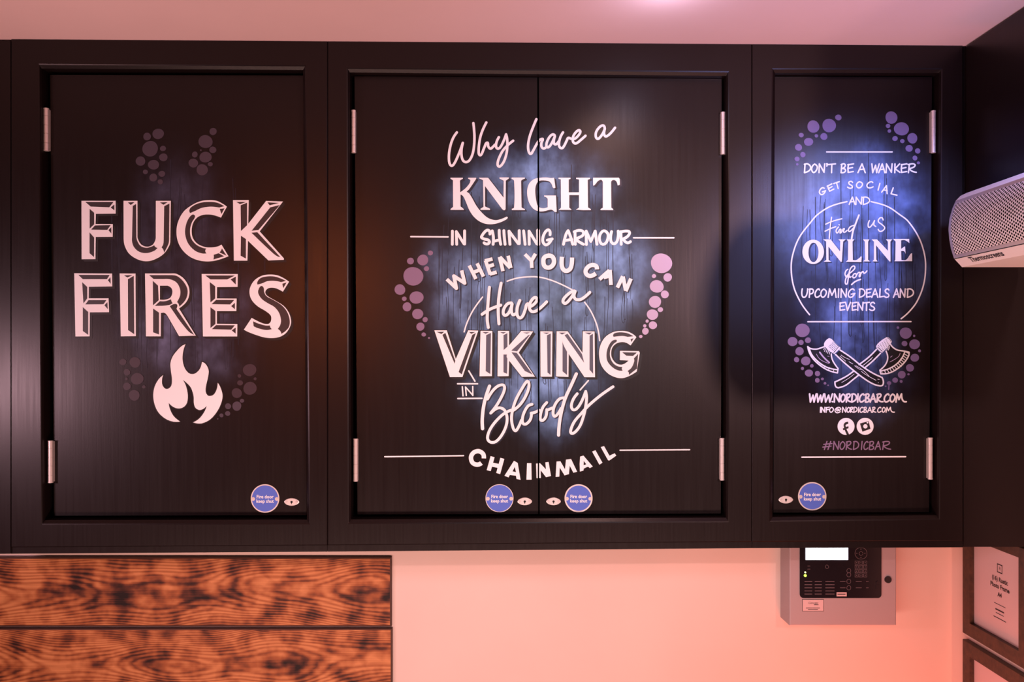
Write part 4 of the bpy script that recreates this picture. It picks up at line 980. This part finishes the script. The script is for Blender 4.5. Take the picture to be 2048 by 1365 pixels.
# ================================================================== framed sheets on the right wall
def pic_frame(zt, zb, label, sheet):
    XF = XR - 0.018; ya, yb = 2.5655, 2.2460; w = 0.040
    t = thing('picture_frame', label, 'picture frame', Vector((XR - 0.009, (ya + yb) / 2, zb)), 'brown framed sheets on the right wall')
    wt = 0.030 if sheet else 0.040
    bm = bmesh.new()
    o = [(ya, zt), (yb, zt), (yb, zb), (ya, zb)]; i_ = [(ya - w, zt - wt), (yb + w, zt - wt), (yb + w, zb + w), (ya - w, zb + w)]
    def ring(c, x): return [bm.verts.new((x, y, z)) for y, z in c]
    r = [ring(o, XR - 0.0005), ring(o, XF + 0.002), ring([(a + (-0.002 if a > 2.4 else 0.002), b + (-0.002 if b > (zt + zb) / 2 else 0.002)) for a, b in o], XF), ring(i_, XF), ring(i_, XR - 0.0005)]
    for A, B in zip(r, r[1:] + r[:1]):
        for k in range(4): bm.faces.new((A[k], A[(k + 1) % 4], B[(k + 1) % 4], B[k]))
    bmesh.ops.recalc_face_normals(bm, faces=bm.faces)
    obj('frame', bm, M['oak'], t)
    bm = bmesh.new(); xs = XR - 0.0045; box(bm, (xs, yb + w + .0003, zb + w + .0003), (XR - 0.0008, ya - w - .0003, zt - wt - .0003), 0)
    if sheet:
        # the printed sheet: lines run along the wall, towards the camera
        def at(dx, dz): return lambda x, y: Vector((xs - 0.0004, sheet_y - dx - x, sheet_z + dz + y))
        sheet_y, sheet_z = 2.395, zt - wt - 0.125
        def sq(d, z0, th):
            for a, b, c, e in ((-d, d, d - th, d), (-d, d, -d, -d + th), (-d, -d + th, -d, d), (d - th, d, -d, d)):
                vv = [bm.verts.new((xs - 0.0004, sheet_y - u, sheet_z + z0 + v_)) for u, v_ in ((a, c), (b, c), (b, e), (a, e))]; bm.faces.new(vv).material_index = 1
        sq(0.0125, 0.068, 0.0028); put_text(bm, 'R', 0.014, at(0.001, 0.068), 1)
        put_text(bm, '(16) Rustic', 0.0175, at(0, 0.036), 1, bold=0.0006); put_text(bm, 'Photo Frame', 0.0175, at(0, 0.016), 1, bold=0.0006); put_text(bm, 'A4', 0.016, at(0, -0.006), 1, bold=0.0008)
        for dz, hw, th in ((-0.034, 0.028, 0.0016), (-0.050, 0.021, 0.004), (-0.060, 0.019, 0.002), (-0.073, 0.030, 0.0022)):
            vv = [bm.verts.new((xs - 0.0004, sheet_y - u, sheet_z + dz + v_)) for u, v_ in ((-hw, -th / 2), (hw, -th / 2), (hw, th / 2), (-hw, th / 2))]; bm.faces.new(vv).material_index = 1
    obj('sheet', bm, [M['paper'], M['print']], t)
    return t
pic_frame(CAMH - 0.507, CAMH - 0.828, 'upper brown wooden frame on the right wall, holding a printed sheet', True)
pic_frame(CAMH - 0.847, CAMH - 1.168, 'lower brown wooden frame on the right wall, corner of a blank sheet showing', False)
